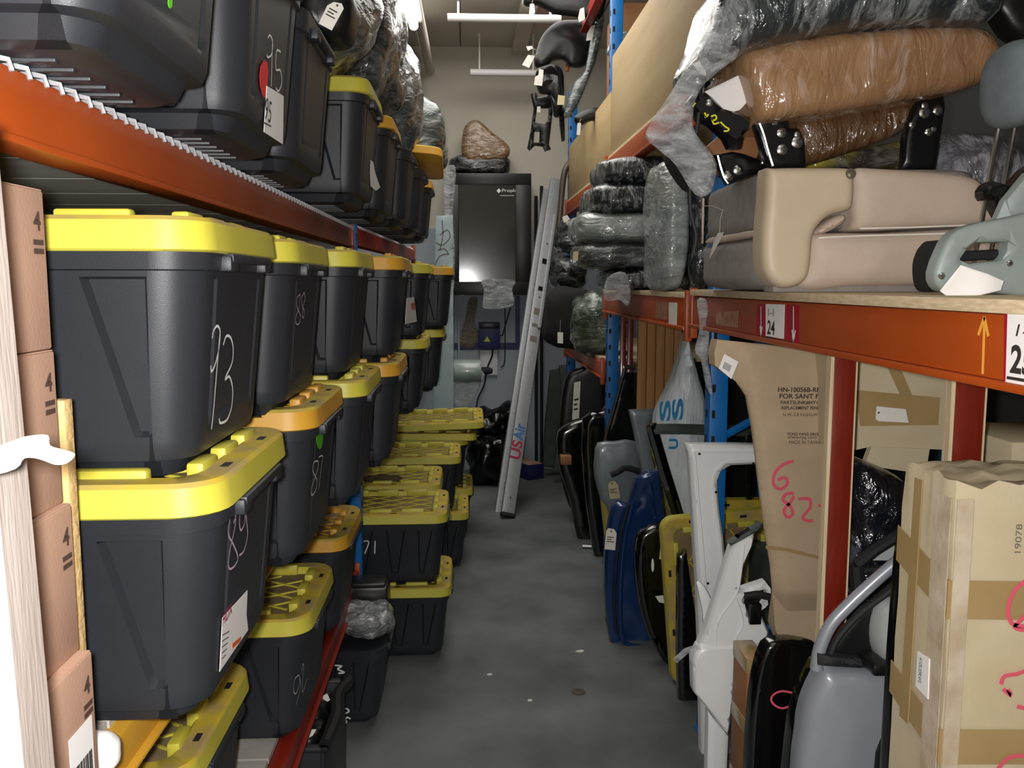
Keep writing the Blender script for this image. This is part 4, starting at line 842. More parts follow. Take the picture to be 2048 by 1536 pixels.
# pale panel with pen scribbles past the end of the left rack
t = thing('scribbled_panel', 'pale blue panel with pen scribbles standing past the left totes', 'panel', at(887, 1014, y=7.0)); F = fr(887, 1014, 7.0)
b = MB(); b.relief(F.uvs([(872, 432), (906, 430), (908, 1014), (866, 1014), (868, 540)]), F, .006, .03, .006, .05); mat('pale_blue', '#a9bcc0', .6, col2='#9db1b6', nscale=4); part('board', b, 'pale_blue', t)
for st in ([(880, 470), (895, 460), (900, 475), (885, 490), (872, 485)], [(876, 500), (890, 498), (898, 510)], [(870, 530), (880, 512), (896, 508)], [(884, 440), (886, 470), (880, 500)]):
    b = MB(); b.ribbon(cr(F.uvs(st), 4, False), F, .008, .008); part('scribble', b, 'ink_grey', t, 0)
# ------------------------------------------------------------------ right shelf: wrapped cushions, beige seat, brackets
wrapmat('wrap_pale', '#79827f', '#d0d6d3', amount=.55, scale=5, lo=.35, hi=.7); wrapmat('wrap_charcoal', '#2a2f32', '#c6ccce', amount=.85, scale=9, stretch=(3, 1, 1), lo=.5, hi=.75); wrapmat('wrap_mid', '#3a3f3f', '#aeb4b2', amount=.6, scale=6, stretch=(1, 1, 3))
zz = 1.766
for i, (x0, x1, h, m, lab) in enumerate(((1205, 1312, .10, 'wrap_charcoal', 'lowest wrapped cushion of the pile, black and glossy'), (1150, 1310, .13, 'wrap_mid', 'second wrapped cushion from the bottom of the pile'), (1145, 1312, .15, 'wrap_pale', 'middle wrapped cushion of the pile, pale and thickest'), (1168, 1312, .14, 'wrap_charcoal', 'fourth wrapped cushion of the pile, dark fabric showing'), (1190, 1330, .13, 'wrap_charcoal', 'topmost wrapped cushion of the pile'))):
    a = at(x0, 500, y=4.55); c = at(x1, 500, y=4.55); b = MB(); b.blob(((a.x+c.x)/2, 4.55+.02*i, zz+h/2), (c.x-a.x, .68, h*1.05), 4, 14, .016, 7, seed=i+60); solo('wrapped_cushion', b, m, lab, 'cushion', 'film-wrapped cushions piled on the shelf'); zz += h
a = at(1294, 500, y=3.75); c = at(1392, 500, y=3.75); b = MB(); b.blob(((a.x+c.x)/2-.02, 3.8, 1.766+.265), (.12, .5, .54), 4, 14, .012, 6, seed=71); solo('wrapped_cushion', b, 'wrap_pale', 'pale wrapped cushion standing upright before the pile', 'cushion')
b = MB(); b.blob(((a.x+c.x)/2+.085, 3.72, 1.766+.25), (.1, .4, .5), 4, 14, .012, 8, seed=72); solo('wrapped_cushion', b, 'wrap_charcoal', 'glossy black wrapped cushion standing beside the beige seat', 'cushion')
F = fr(1240, 645, 4.215); b = MB(); b.relief(cr(F.uvs([(1215, 555), (1250, 545), (1262, 590), (1255, 612), (1240, 600), (1222, 602), (1208, 596)]), 3), F, .01, .01, .04, .02, fn=lambda u, v, d: .02*nz(u, v, 16)); solo('film_sheet', b, 'film_dense', 'torn film end hanging over the beam under the cushion pile', 'film')
# beige folded seat
mat('seat_beige', '#bfae9e', .85, col2='#b7a595', nscale=9, bump=.25, bscale=350); mat('trim_beige', '#c0b097', .5, col2='#b8a78d', nscale=3, bump=.05, bscale=400); mat('carpet_grey', '#8d8782', .95, col2='#847e79', nscale=30, bump=.4, bscale=400)
SY = 2.28; t = thing('folded_seat', 'beige folded car seat with grey carpet back on the right shelf', 'car seat', (1.1, 2.6, 1.776))
SXL = .785
b = MB(); b.blob((1.085, SY+.36, 1.776+.245), (.585, .66, .17), 9, 12, .002, 5); part('backrest', b, 'carpet_grey', t)
b = MB(); b.blob((1.085, SY+.37, 1.776+.078), (.61, .72, .16), 6, 12, .003, 5); part('cushion_base', b, 'carpet_grey', t)
F = Fr((SXL, SY, 1.776), (1, 0, 0), (0, 0, 1))
def seat(nm, px, m, H, edge, back=.05, fn=None, n=0, sm=3): b = MB(); G = F.off(n); b.relief(cr(G.uvs(px), sm) if sm > 1 else G.uvs(px), G, H, back, edge, .014, fn=fn); return part(nm, b, m, t)
seat('upper_cushion', [(1704, 340), (1760, 338), (1915, 350), (1958, 368), (1985, 408), (1984, 440), (1960, 452), (1850, 456), (1712, 462), (1702, 440), (1700, 380)], 'seat_beige', .035, .035, .08)
seat('lower_cushion', [(1614, 475), (1640, 466), (1760, 466), (1985, 458), (1990, 500), (1985, 560), (1880, 570), (1700, 574), (1610, 582), (1590, 560), (1605, 520)], 'seat_beige', .045, .05, .08, fn=lambda u, v, d: .006*nz(u, v, 9) if d > .01 else 0)
seat('side_cover', [(1531, 342), (1545, 337), (1640, 336), (1698, 338), (1703, 350), (1702, 398), (1694, 420), (1660, 430), (1638, 446), (1622, 472), (1618, 515), (1612, 552), (1592, 571), (1562, 576), (1538, 564), (1523, 535), (1521, 470), (1527, 400)], 'trim_beige', .03, .022, .06, n=.028)
seat('bolster', [(1624, 466), (1640, 450), (1672, 430), (1686, 432), (1684, 446), (1655, 464), (1632, 470)], 'seat_beige', .03, .02, .04, n=.01)
seat('hem', [(1400, 600), (1450, 590), (1540, 592), (1620, 580), (1860, 572), (1862, 582), (1640, 596), (1560, 604), (1420, 612)], 'carpet_grey', .012, .01, .03, n=.0, sm=1) if False else None
b = MB(); b.box((1.1, SY+.03, 1.784), (.6, .08, .02), .006); part('hem', b, 'carpet_grey', t)
b = MB(); u, v = F.uv(1682, 353); b.lathe([(.013, 0), (.013, .004), (.009, .005), (.006, -.004)], F.p(u, v, .056), F.N, 16); part('screw', b, 'eyelet', t)
b = MB(); pts = [(1706, 459), (1800, 457), (1980, 450)]; b.tube([F.p(*F.uv(*p), .04) for p in pts], .0022, 5); part('seam', b, 'tag_white', t)
b = MB(); b.tube(cr([F.p(*F.uv(*p), .05) for p in [(1622, 478), (1700, 474), (1850, 470), (1980, 466)]], 4, False), .0022, 5); part('seam', b, 'tag_white', t)
b = MB(); b.blob((SXL+.012, SY+.34, 1.776+.158), (.03, .6, .022), 3, 8, .004, 8); part('piping', b, 'seat_beige', t)
b = MB(); b.tube([(SXL+.004, SY+.66, 1.93), (SXL+.004, SY+.66, 2.08)], .004, 6); part('piping', b, 'trim_beige', t)
FX = frxr(1440, 490, SXL-.012); hang_tag('paper_tag', 'curled white tag hanging by thread on the grey carpet of the beige seat', FX, [(1438, 466), (1450, 464), (1440, 485), (1421, 518), (1428, 490)], lines=False, string=[(1444, 466), (1445, 440), (1450, 420), (1430, 412), (1408, 412)])
# black hinge brackets lying on and behind the seat
def bracket(label, px, Y, bolts, H=.012, back=.02, m='steel_black', sm=1, holes=()):
    cx = sum(p[0] for p in px)/len(px); by = max(p[1] for p in px); F = fr(cx, by, Y); t = thing('seat_bracket', label, 'bracket', F.O)
    b = MB(); b.relief(cr(F.uvs(px), sm) if sm > 1 else F.uvs(px), F, H, back, .008, .014, [F.uvs(h) for h in holes]); part('plate', b, m, t)
    for (x, y, r) in bolts:
        b = MB(); u, v = F.uv(x, y); b.lathe([(r*1.2, 0), (r*1.2, .003), (r*.7, .006), (r*.3, .006)], F.p(u, v, H-.001), F.N, 12); part('bolt', b, 'chrome', t)
    return t, F
ZB = lambda p: Z(1250, 0, 3.84, p)
tb, Fb = bracket('black tubular arm with yellow writing sticking out of the wrapped carton', ZB([(480, 610), (530, 550), (620, 600), (700, 615), (600, 700), (740, 840), (880, 880), (960, 900), (930, 1010), (890, 1060), (880, 1140), (800, 1140), (760, 1060), (640, 950), (560, 920), (500, 830), (480, 780), (520, 720)]), 2.32, [(1250+545/3.84, 640/3.84, .008), (1250+630/3.84, 803/3.84, .008)], .025, .03)
for st in ([(590, 880), (600, 905), (590, 915), (612, 905), (615, 890)], [(640, 910), (670, 900), (680, 925), (655, 940), (645, 920), (660, 965), (700, 955)], [(710, 950), (745, 985), (775, 1005), (760, 1020), (735, 1020)], [(520, 805), (500, 835)]):
    b = MB(); b.ribbon(cr(Fb.uvs(ZB(st)), 4, False), Fb, .004, .027); part('yellow_writing', b, 'warn_yellow', tb, 0)
tb, Fb = bracket('large black hinge plate with round bolts standing on the beige seat', ZB([(990, 960), (1020, 900), (1230, 855), (1260, 920), (1250, 985), (1330, 990), (1370, 1100), (1380, 1290), (1120, 1295), (1060, 1200)]), 2.4, [(1250+1142/3.84, 948/3.84, .007), (1250+1190/3.84, 1025/3.84, .011), (1250+1310/3.84, 1040/3.84, .008), (1250+1310/3.84, 1098/3.84, .013), (1250+1195/3.84, 1155/3.84, .012)])
b = MB(); b.tube(cr([Fb.p(*Fb.uv(*p), .016) for p in ZB([(1015, 950), (1050, 1040), (1080, 1150), (1120, 1280)])], 4, False), .004, 6); part('edge_bead', b, 'chrome', tb)
tb, Fb = bracket('small black hinge plate lying at the rear corner of the beige seat', ZB([(690, 1190), (820, 1165), (900, 1180), (1060, 1240), (1120, 1290), (980, 1345), (780, 1420), (740, 1340), (700, 1260)]), 2.5, [(1250+785/3.84, 1355/3.84, .012), (1250+860/3.84, 1310/3.84, .012), (1250+1055/3.84, 1250/3.84, .008)])
b = MB(); b.tube(cr([Fb.p(*Fb.uv(*p), .016) for p in ZB([(700, 1200), (720, 1280), (750, 1370), (780, 1415)])], 4, False), .004, 6); part('edge_bead', b, 'chrome', tb)
ZC = lambda p: Z(1600, 0, 3.84, p)
bracket('tall black hinge plate on the right, under the wrapped carton', ZC([(890, 800), (940, 745), (1000, 770), (1100, 740), (1108, 820), (1080, 1000), (1035, 1310), (780, 1300), (800, 1050), (830, 940)]), 2.42, [(1600+940/3.84, 820/3.84, .008), (1600+938/3.84, 870/3.84, .013), (1600+1040/3.84, 855/3.84, .011), (1600+970/3.84, 1020/3.84, .009), (1600+1008/3.84, 1000/3.84, .007), (1600+845/3.84, 965/3.84, .008)])
b = MB(); b.tube(cr([at(*p, y=2.3) for p in ((1398, 225), (1392, 270), (1382, 300), (1380, 350), (1381, 420), (1392, 470), (1388, 500))], 4, False), .005, 6); solo('black_cable', b, 'rubber', 'thin black cable hanging down left of the beige seat', 'cable')
# wrapped carton and the dark wrapped bundle above it
wrapmat('wrap_carton', '#9c7857', '#ddd4cc', base2='#8d6a4b', amount=.6, scale=5, stretch=(1.6, 1, .8, 0, .5, 0), lo=.52, hi=.8, bump=.8)
wrapmat('wrap_carton_dark', '#5d4128', '#a09282', amount=.45, scale=7, stretch=(3, 1, 1), lo=.5, hi=.8)
wrapmat('wrap_top', '#2b3236', '#c9d0d4', amount=.6, scale=8, stretch=(2, 1, .8, 0, .3, 0), lo=.5, hi=.75, bump=.9)
plate('wrapped_carton', [(1482, 112), (1540, 92), (1640, 72), (1800, 58), (1900, 52), (1962, 62), (1992, 95), (1995, 130), (1975, 158), (1920, 182), (1840, 196), (1700, 222), (1560, 240), (1512, 240), (1500, 190)], 2.36, 'wrap_carton', 'long brown carton in crinkled clear film across the black brackets', 'carton', .05, .32, .05, .018, fn=lambda u, v, d: .008*nz(u, v, 12) if d > .005 else 0)
plate('wrapped_carton', [(1520, 244), (1700, 222), (1850, 198), (1880, 195), (1840, 235), (1790, 272), (1700, 305), (1622, 326), (1605, 300), (1590, 260)], 2.5, 'wrap_carton_dark', 'darker wrapped carton sagging under the long brown one', 'carton', .03, .2, .05, .02, fn=lambda u, v, d: .006*nz(u, v, 14))
wrapmat('wrap_stripe', '#b3a42a', '#c9c2ae', base2='#3a3430', amount=.4, scale=6); plate('striped_box', [(1612, 322), (1700, 300), (1800, 282), (1815, 300), (1812, 338), (1612, 338)], 2.62, 'wrap_stripe', 'wrapped yellow and black striped thing behind the brackets', 'box', .02, .15, .02, .02, sm=1)
plate('cardboard_piece', [(1405, 300), (1450, 262), (1500, 250), (1520, 300), (1500, 340), (1440, 350), (1415, 330)], 2.66, 'card_brown', 'brown cardboard scrap seen between the black brackets', 'cardboard', .01, .02, .01, .03, sm=1)
plate('white_card', [(1404, 186), (1482, 148), (1498, 200), (1480, 220), (1452, 228)], 2.4, 'paper', 'white card corner at the end of the wrapped carton', 'card', .003, .003, .01, .02, sm=1)
plate('wrapped_bundle', [(1400, 110), (1425, 50), (1440, -10), (1470, -60), (1600, -80), (1900, -80), (1990, -40), (1995, 20), (1950, 50), (1800, 48), (1640, 68), (1500, 100), (1440, 135), (1410, 140)], 2.3, 'wrap_top', 'dark bundle in shiny film on top of the wrapped carton', 'bundle', .08, .3, .09, .02, fn=lambda u, v, d: .012*nz(u*1.5, v, 11) if d > .005 else 0)
plate('film_sheet', [(1450, 10), (1420, 50), (1385, 110), (1345, 180), (1305, 240), (1292, 275), (1320, 300), (1352, 330), (1390, 388), (1420, 385), (1432, 330), (1400, 280), (1385, 240), (1400, 180), (1440, 140), (1480, 100)], 2.26, 'film', 'loose clear film draped off the end of the wrapped bundles', 'film', .02, .004, .06, .018, fn=lambda u, v, d: .03*nz(u, v, 14))
plate('black_pad', [(1352, 300), (1372, 268), (1390, 260), (1405, 290), (1425, 330), (1424, 360), (1400, 372), (1375, 345)], 2.42, 'seat_black', 'black oval pad under the draped film', 'pad', .03, .16, .04, .02)
plate('cream_label', [(1385, 128), (1412, 115), (1412, 152), (1398, 146)], 2.3, 'tag_white', 'pale label showing through the draped film', 'label', .002, .002, .01, .02, sm=1)
q = at(1950, 275, y=2.55); b = MB(); b.blob((q.x, 2.6, 2.05), (.32, .3, .36), 3, 14, .03, 7, seed=81, R=Matrix.Rotation(.5, 3, 'Y')); wrapmat('wrap_violet', '#5a5a60', '#cfd2da', amount=.7, scale=9, stretch=(2, 1, 1, 0, .8, 0)); solo('wrapped_bundle', b, 'wrap_violet', 'greyish bundle in crinkled film behind the right end of the beige seat', 'bundle')
mat('seat_bluegrey', '#6b767b', .85, col2='#626d72', nscale=20, bump=.3, bscale=300)
q = at(2045, 150, y=2.0); b = MB(); b.blob((q.x+.045, 2.1, q.z), (.11, .2, .2), 2.6, 12, .004, 5); solo('headrest', b, 'seat_bluegrey', 'grey-blue headrest cut by the right edge of the picture', 'headrest')
b = MB(); b.tube([(q.x+.03, 2.12, q.z-.05), (q.x+.05, 2.25, 1.775)], .006, 8); b.tube([(q.x+.07, 2.12, q.z-.05), (q.x+.09, 2.25, 1.775)], .006, 8); part('post', b, 'chrome', bpy.data.objects['headrest'])
plate('black_part', [(1975, -20), (2090, -30), (2090, 90), (2030, 75), (2000, 40)], 2.45, 'black_plastic', 'black plastic part in the top right corner', 'car part', .03, .05, .03, .03)
# grey-green seat hinge frame at the right edge
mat('metal_grey', '#98a3a0', .5, .1, '#848f8c', 6, bump=.05, bscale=30)
tb, Fb = bracket('grey-green seat hinge frame with dark window at the right edge', [(1882, 500), (1900, 470), (1932, 452), (2000, 438), (2110, 432), (2110, 586), (1990, 586), (1900, 586), (1872, 572), (1866, 545)], 1.8, [(1877, 552, .006), (2012, 527, .006)], .012, .03, 'metal_grey', 2, holes=[[(1930, 500), (1950, 485), (2016, 484), (2004, 520), (1935, 527), (1918, 520)]])
b = MB(); b.tube([Fb.p(*Fb.uv(1925, 512), -.03), Fb.p(*Fb.uv(2060, 506), -.03)], .011, 8); part('rod', b, 'rubber', tb)
plate('rubber_bumper', [(1852, 530), (1862, 498), (1880, 480), (1892, 490), (1884, 540), (1872, 582), (1856, 572)], 1.9, 'rubber', 'black rounded foot behind the grey-green hinge frame', 'foot', .02, .06, .02, .02)
bracket('dark upper bracket above the grey-green hinge frame', [(1965, 380), (1985, 362), (2020, 372), (2048, 340), (2110, 310), (2110, 440), (2000, 436), (1990, 400), (1970, 400)], 1.9, [(2042, 380, .007)], .015, .03, 'steel_black', 2)
plate('grey_pad', [(1990, 445), (2010, 400), (2055, 345), (2110, 320), (2110, 440), (2040, 442)], 1.86, 'metal_grey', 'pale grey metal wing resting on the hinge frame', 'bracket', .012, .02, .01, .02, sm=1)
F = fr(1940, 590, 1.74); b = MB(); b.relief(F.uvs([(1880, 582), (1922, 530), (1975, 548), (2008, 562), (2002, 580), (1960, 590), (1900, 596)]), F, .002, .001, .01, .012, fn=lambda u, v, d: .008*nz(u, v, 14)); solo('paper_slip', b, 'paper', 'bright white paper slip leaning on the hinge frame', 'paper')
# film strip hanging over the beam joint, white hanging bag
plate('film_sheet', [(1395, 600), (1418, 604), (1420, 650), (1416, 720), (1424, 790), (1412, 770), (1402, 720), (1390, 700), (1400, 655)], 3.05, 'film_dense', 'strip of clear film hanging over the orange beam joint', 'film', .006, .004, .02, .02, fn=lambda u, v, d: .02*nz(u, v, 18))
mat('bag_white', '#dde4e7', .4, col2='#cdd7dc', nscale=4, stretch=(5, 5, .6), bump=.4, bscale=8, bstretch=(5, 5, .6), bdist=.03)
t = thing('plastic_bag', 'white plastic shopping bag with blue print hanging under the beam', 'bag', at(1365, 980, y=4.2))
F = fr(1365, 980, 4.2); b = MB(); b.relief(cr(F.uvs([(1366, 690), (1374, 664), (1380, 690), (1395, 745), (1410, 800), (1416, 870), (1414, 985), (1404, 1085), (1372, 1085), (1345, 1010), (1324, 950), (1312, 880), (1312, 830), (1330, 790), (1348, 750)]), 3), F, .07, .07, .08, .025, fn=lambda u, v, d: .02*nz(u*4, v, 5) if d > .01 else 0); part('bag', b, 'bag_white', t)
G = F.off(.085)
for s, px, py, h, w_ in (('S', 1341, 842, .055, .1), ('S', 1366, 840, .055, .105), ('U', 1356, 898, .045, .05)):
    u, v = G.uv(px, py); text('lettering', s, G, u, v, h, 'bag_blue', t, width=w_, n=0, rot=PI/2, bold=.03)
b = MB(); b.tube([F.p(*F.uv(1373, 668)), F.p(*F.uv(1373, 668))+Vector((0, 0, .18))], .004, 6); part('hook', b, 'chrome', t)

for pts, Y, lab in (([(1147, 503), (1157, 503), (1155, 522), (1145, 522)], 4.18, 'cream tag on the end of the wrapped cushion pile'), ([(1124, 434), (1134, 430), (1140, 438), (1128, 446)], 6.5, 'white tag on the black wrapped lump right of the ladder')):
    F = fr(pts[0][0], pts[0][1], Y); hang_tag('paper_tag', lab, F, pts, m='tag_manila' if 'cream' in lab else 'tag_white', lines=False)
# ------------------------------------------------------------------ right floor: laminate posts, cartons, car doors
def lam_post(label, px0, px1, py, Y):
    a = at(px0, py, y=Y); c = at(px1, py, y=Y); X0, X1 = a.x, c.x; t = thing('laminate_post', label, 'post', ((X0+X1)/2, Y+.02, 0))
    b = MB(); b.box(((X0+X1)/2, Y+.012, .815), (X1-X0-.006, .024, 1.63), .001); part('face', b, 'laminate', t)
    for x, w_ in ((X0-.003, .009), (X1-.001, .004)): b = MB(); b.box((x, Y+.012, .815), (w_, .026, 1.63)); part('edge', b, 'ply_edge_upright', t)
lam_post('red-brown laminate post between the fender carton and the tagged carton', 1660, 1707, 900, 2.15)
lam_post('red-brown laminate post behind the large taped carton', 1906, 1970, 840, 1.9)
# large taped carton on end
bx0, bx1, by0, by1, bz = .905, 1.55, 1.55, 1.745, 1.43
t = thing('taped_carton', 'large battered carton standing on end at the right edge, much brown tape', 'carton', ((bx0+bx1)/2, (by0+by1)/2, 0))
b = MB(); N_ = 10; bm = bmesh.new(); bmesh.ops.create_cube(bm, size=1); bmesh.ops.subdivide_edges(bm, edges=list(bm.edges), cuts=14, use_grid_fill=True)
for v in bm.verts:
    p = Vector((v.co.x*(bx1-bx0)+(bx0+bx1)/2, v.co.y*(by1-by0)+(by0+by1)/2, (v.co.z+.5)*bz)); top = max(0, (p.z-bz+.09)/.09); g = noise.fractal(p*9, 1, 2, 3)
    v.co = p+Vector((g*.004, noise.noise(p*7+Vector((9, 0, 0)))*.004, 0))+Vector((noise.noise(p*30)*.012, noise.noise(p*31)*.012, noise.noise(p*26+Vector((3, 3, 3)))*.02))*top
mb = MB(); mb._bm(bm, (0, 0, 0), None, 0); part('box', mb, 'card_tan', t, 60)
FN = Fr((bx0, by0-.007, 0), (1, 0, 0), (0, 0, 1)); FS = Fr((bx0-.007, by1, 0), (0, -1, 0), (0, 0, 1))
def strip(nm, F, q, m, n=0): b = MB(); b.prism(q, F, n-.002, n); part(nm, b, m, t, 0)
W_, D_ = bx1-bx0, by1-by0
for z, h in ((1.17, .075), (.88, .07), (.60, .07), (.25, .07)):
    strip('tape_band', FN, [(-.008, z), (W_, z-.02), (W_, z+h-.02), (-.008, z+h)], 'tape_brown'); strip('tape_band', FS, [(0, z+.05), (D_+.008, z), (D_+.008, z+h), (0, z+h+.05)], 'tape_brown')
strip('tape_band', FN, [(.0, 0), (.03, 0), (.032, bz-.03), (.0, bz-.03)], 'tape_clear', .001); strip('tape_band', FS, [(D_-.05, 0), (D_, 0), (D_, bz-.03), (D_-.06, bz-.03)], 'tape_clear', .001)
strip('tape_band', FS, [(.05, .9), (.085, .9), (.09, bz-.02), (.06, bz-.02)], 'tape_brown', .0015)
b = MB(); b.prism(FS.uvs([(1838, 1302), (1861, 1318), (1858, 1398), (1834, 1372)]), FS, .001, .003); lb = part('address_label', b, 'paper', t, 0)
u, v = FS.uv(1842, 1312); G = FS.off(.0036); text('lettering', '410U0RSFL', G, u, v, .012, 'ink', lb, width=.055, n=0, rot=-PI/2)
u, v = FN.uv(2040, 1105); text('pencil_number', '19078', FN, u, v, .012, 'ink_grey', t, width=.055, n=.0015, rot=PI/2)
for st in ([(2046, 1160), (2025, 1180), (2012, 1215), (2020, 1245), (2048, 1250)], [(2046, 1230), (2025, 1252), (2048, 1258)], [(1998, 1366), (2005, 1350), (2030, 1345), (2048, 1338)], [(2002, 1375), (2018, 1388), (2012, 1376)], [(2030, 1410), (2048, 1414)], [(1990, 1536), (2015, 1512), (2048, 1508)]):
    b = MB(); b.ribbon(cr(FN.uvs(st), 4, False), FN, .008, .006); part('red_marking', b, 'ink_red', t, 0)
# fender carton
F = fr(1580, 1285, 2.62); t = thing('fender_carton', 'tall printed fender carton leaning behind the laminate post', 'carton', F.O)
crease = lambda v: F.uv(1507+(1572-1507)*0, 765)[0]
c0, c1_ = Vector(F.uv(1507, 765)), Vector(F.uv(1572, 1180))
vb = F.uv(1600, 1185)[1]
def cart(u, v, d):
    k = (v-c0.y)/(c1_.y-c0.y); uc = c0.x+(c1_.x-c0.x)*k; w_ = uc-u
    return -max(0, w_)*.8-max(0, v-c0.y)*.25-max(0, vb-v)*.5
def adj(px, py):                             # where on the front plane a point pushed back by the fold lies
    x, y = px, py
    for _ in range(4): u, v = F.uv(x, y); dl = -cart(u, v, 0)-.0; x = 935+(px-935)*(2.62+dl)/2.62; y = 565+(py-565)*(2.62+dl)/2.62
    return (x, y)
out = [(1416, 700), (1422, 677), (1530, 688), (1665, 706), (1668, 1190), (1640, 1240), (1610, 1272), (1565, 1286), (1545, 1270), (1534, 1240), (1540, 1130), (1527, 1050), (1516, 960), (1505, 860), (1492, 792), (1470, 762), (1418, 727)]
b = MB(); b.relief(F.uvs([adj(*p) for p in out]), F, .006, .03, .004, .013, fn=cart); part('box', b, 'card_fender', t, 25)
G = F.off(.0075)
def ft(s, px, py, px2, h, m='ink', bold=.02): u, v = G.uv(px, py); u2, _ = G.uv(px2, py); text('lettering', s, G, u, v, h*2.62/1750, m, t, width=u2-u, n=0, bold=bold, rot=-.012)
ft('HN-10056B-RH', 1556, 784, 1642, 10); ft("FOR SANT FE '", 1559, 797, 1651, 10); ft('PARTSLINK#HY1241', 1561, 809, 1650, 8); ft('REPLACEMENT FENDER', 1563, 819, 1650, 7); ft('N.W. 2.8 KGS/G.W 3.6', 1566, 832, 1648, 6, 'ink', 0)
ft('TONG YANG GROUP T', 1574, 871, 1650, 6); ft('www.tyg.com.tw', 1575, 879, 1647, 7, 'ink', 0); ft('MADE IN TAIWAN', 1578, 888, 1648, 7, 'ink', 0)
b = MB(); b.prism(G.uvs([(1584, 712), (1650, 716), (1650, 743), (1610, 742), (1600, 730)]), G.off(-.03), -.001, .0); part('logo_block', b, 'ink_grey', t, 0)
for st in ([(1587, 922), (1568, 928), (1550, 945), (1547, 968), (1560, 978), (1574, 968), (1570, 955), (1555, 960)], [(1588, 986), (1572, 988), (1566, 1000), (1580, 1012), (1585, 1028), (1574, 1034), (1568, 1020), (1580, 1005), (1588, 992)], [(1596, 998), (1618, 998), (1620, 1015), (1605, 1035), (1618, 1042), (1626, 1040)], [(1636, 1010), (1650, 1012)], [(1642, 1042), (1650, 1042)]):
    b = MB(); b.ribbon(cr(G.uvs(st), 4, False), G, .01, .001); part('red_number', b, 'ink_red', t, 0)
b = MB(); b.prism(G.uvs([(1532, 1092), (1575, 1096), (1652, 1116), (1652, 1122), (1575, 1103), (1532, 1098)]), G, -.002, .0008); part('strap', b, 'tape_brown', t, 0)
FT = fr(1450, 755, 2.64); b = MB(); b.prism(FT.uvs([(1443, 706), (1471, 722), (1457, 756), (1432, 735)]), FT, .028, .03); lb = part('barcode_sticker', b, 'paper', t, 0)
for k in range(6): b = MB(); x = 1441+k*2.4; b.prism(FT.uvs([(x+3, 722+k*1.3), (x+4, 722.5+k*1.3), (x-1, 735+k*1.3), (x-2, 734.5+k*1.3)]), FT, .031, .0315); part('bar', b, 'ink', lb, 0)
F2 = fr(1500, 800, 2.63); b = MB(); b.prism(F2.uvs([(1496, 812), (1512, 800), (1523, 880), (1507, 888)]), F2, -.03, -.028)
# tagged carton and black wrapped bag behind the posts
F = fr(1790, 945, 2.42); t = thing('tagged_carton', 'brown carton with a white tag behind the laminate posts', 'carton', F.O)
b = MB(); b.prism(F.uvs([(1690, 700), (1905, 735), (1900, 900), (1742, 893), (1690, 905)]), F, -.35, 0); part('box', b, 'card_tan', t, 25)
b = MB(); b.prism(F.uvs([(1742, 893), (1858, 897), (1850, 948), (1728, 930)]), F, -.02, .004); part('bottom_flap', b, 'card_tan', t, 25)
b = MB(); b.prism(F.uvs([(1712, 780), (1880, 795), (1876, 850), (1720, 852)]), F, .0, .0012); part('tape_band', b, 'tape_brown', t, 0)
b = MB(); b.prism(F.uvs([(1772, 730), (1800, 735), (1828, 800), (1812, 815)]), F, .0, .0018); part('tape_band', b, 'tape_brown', t, 0)
F3 = F.off(.004); hang_tag('paper_tag', 'white eyelet tag taped on the brown carton behind the posts', F3, [(1750, 838), (1752, 812), (1810, 818), (1816, 845), (1756, 842)], hole=(1756, 825), lines=False)
wrapmat('wrap_navy', '#12151c', '#9aa3b4', amount=.6, scale=7, stretch=(2, 1, 1, 0, .6, 0), lo=.55, hi=.8)
plate('wrapped_bag', [(1695, 960), (1712, 920), (1745, 928), (1790, 950), (1830, 985), (1850, 1040), (1840, 1100), (1800, 1150), (1780, 1400), (1700, 1400), (1690, 1100)], 2.3, 'wrap_navy', 'black bag in shiny film behind the right laminate gap', 'bag', .06, .08, .07, .02, fn=lambda u, v, d: .015*nz(u, v, 14))
b = MB(); b.box((1.45, 2.15, .71), (.3, .3, 1.42), .004); solo('plain_carton', b, 'card_tan', 'plain brown carton far right behind the second laminate post', 'carton')
# grey car door with mirror
mat('paint_grey', '#979ca4', .34, .2, '#90959d', 3, coat=.6); mat('paint_black', '#0a0b0d', .14, 0, coat=.8, spec=.6); mat('paint_white', '#eef0f0', .35, col2='#e6e9e9', nscale=3, coat=.3); mat('paint_blue', '#1d3d70', .25, .2, '#183463', 4, coat=.7); mat('paint_silver', '#c2c7c6', .28, .2, coat=.6); mat('paint_palegrey', '#858e92', .35, .2, '#7d868b', 3, coat=.3)
DY = 2.02; F = fr(1680, 2120, DY, -4); t = thing('car_door', 'metallic grey car door with side mirror standing beside the taped carton', 'car door', (F.O.x, F.O.y, 0))
def dpart(nm, px, m, H=.03, edge=.05, back=.02, n=0, sm=3, fn=None, holes=(), res=.018): G = F.off(n); b = MB(); b.relief(cr(G.uvs(px), sm) if sm > 1 else G.uvs(px), G, H, back, edge, res, [G.uvs(h) for h in holes], fn); return part(nm, b, m, t)
dpart('skin', [(1640, 1331), (1660, 1330), (1700, 1332), (1760, 1336), (1850, 1345), (1858, 1400), (1860, 1700), (1860, 2080), (1640, 2110), (1600, 2000), (1582, 1750), (1584, 1560), (1594, 1460), (1606, 1400), (1626, 1355)], 'paint_grey', .035, .03, .03, sm=2, fn=lambda u, v, d: .02*min(1, d/.12))
dpart('edge_flange', [(1630, 1330), (1650, 1325), (1640, 1370), (1610, 1440), (1600, 1560), (1598, 1750), (1615, 2000), (1650, 2110), (1630, 2112), (1590, 2000), (1568, 1750), (1572, 1560), (1584, 1450), (1600, 1390)], 'paint_black', .01, .02, .05, -.03, 1)
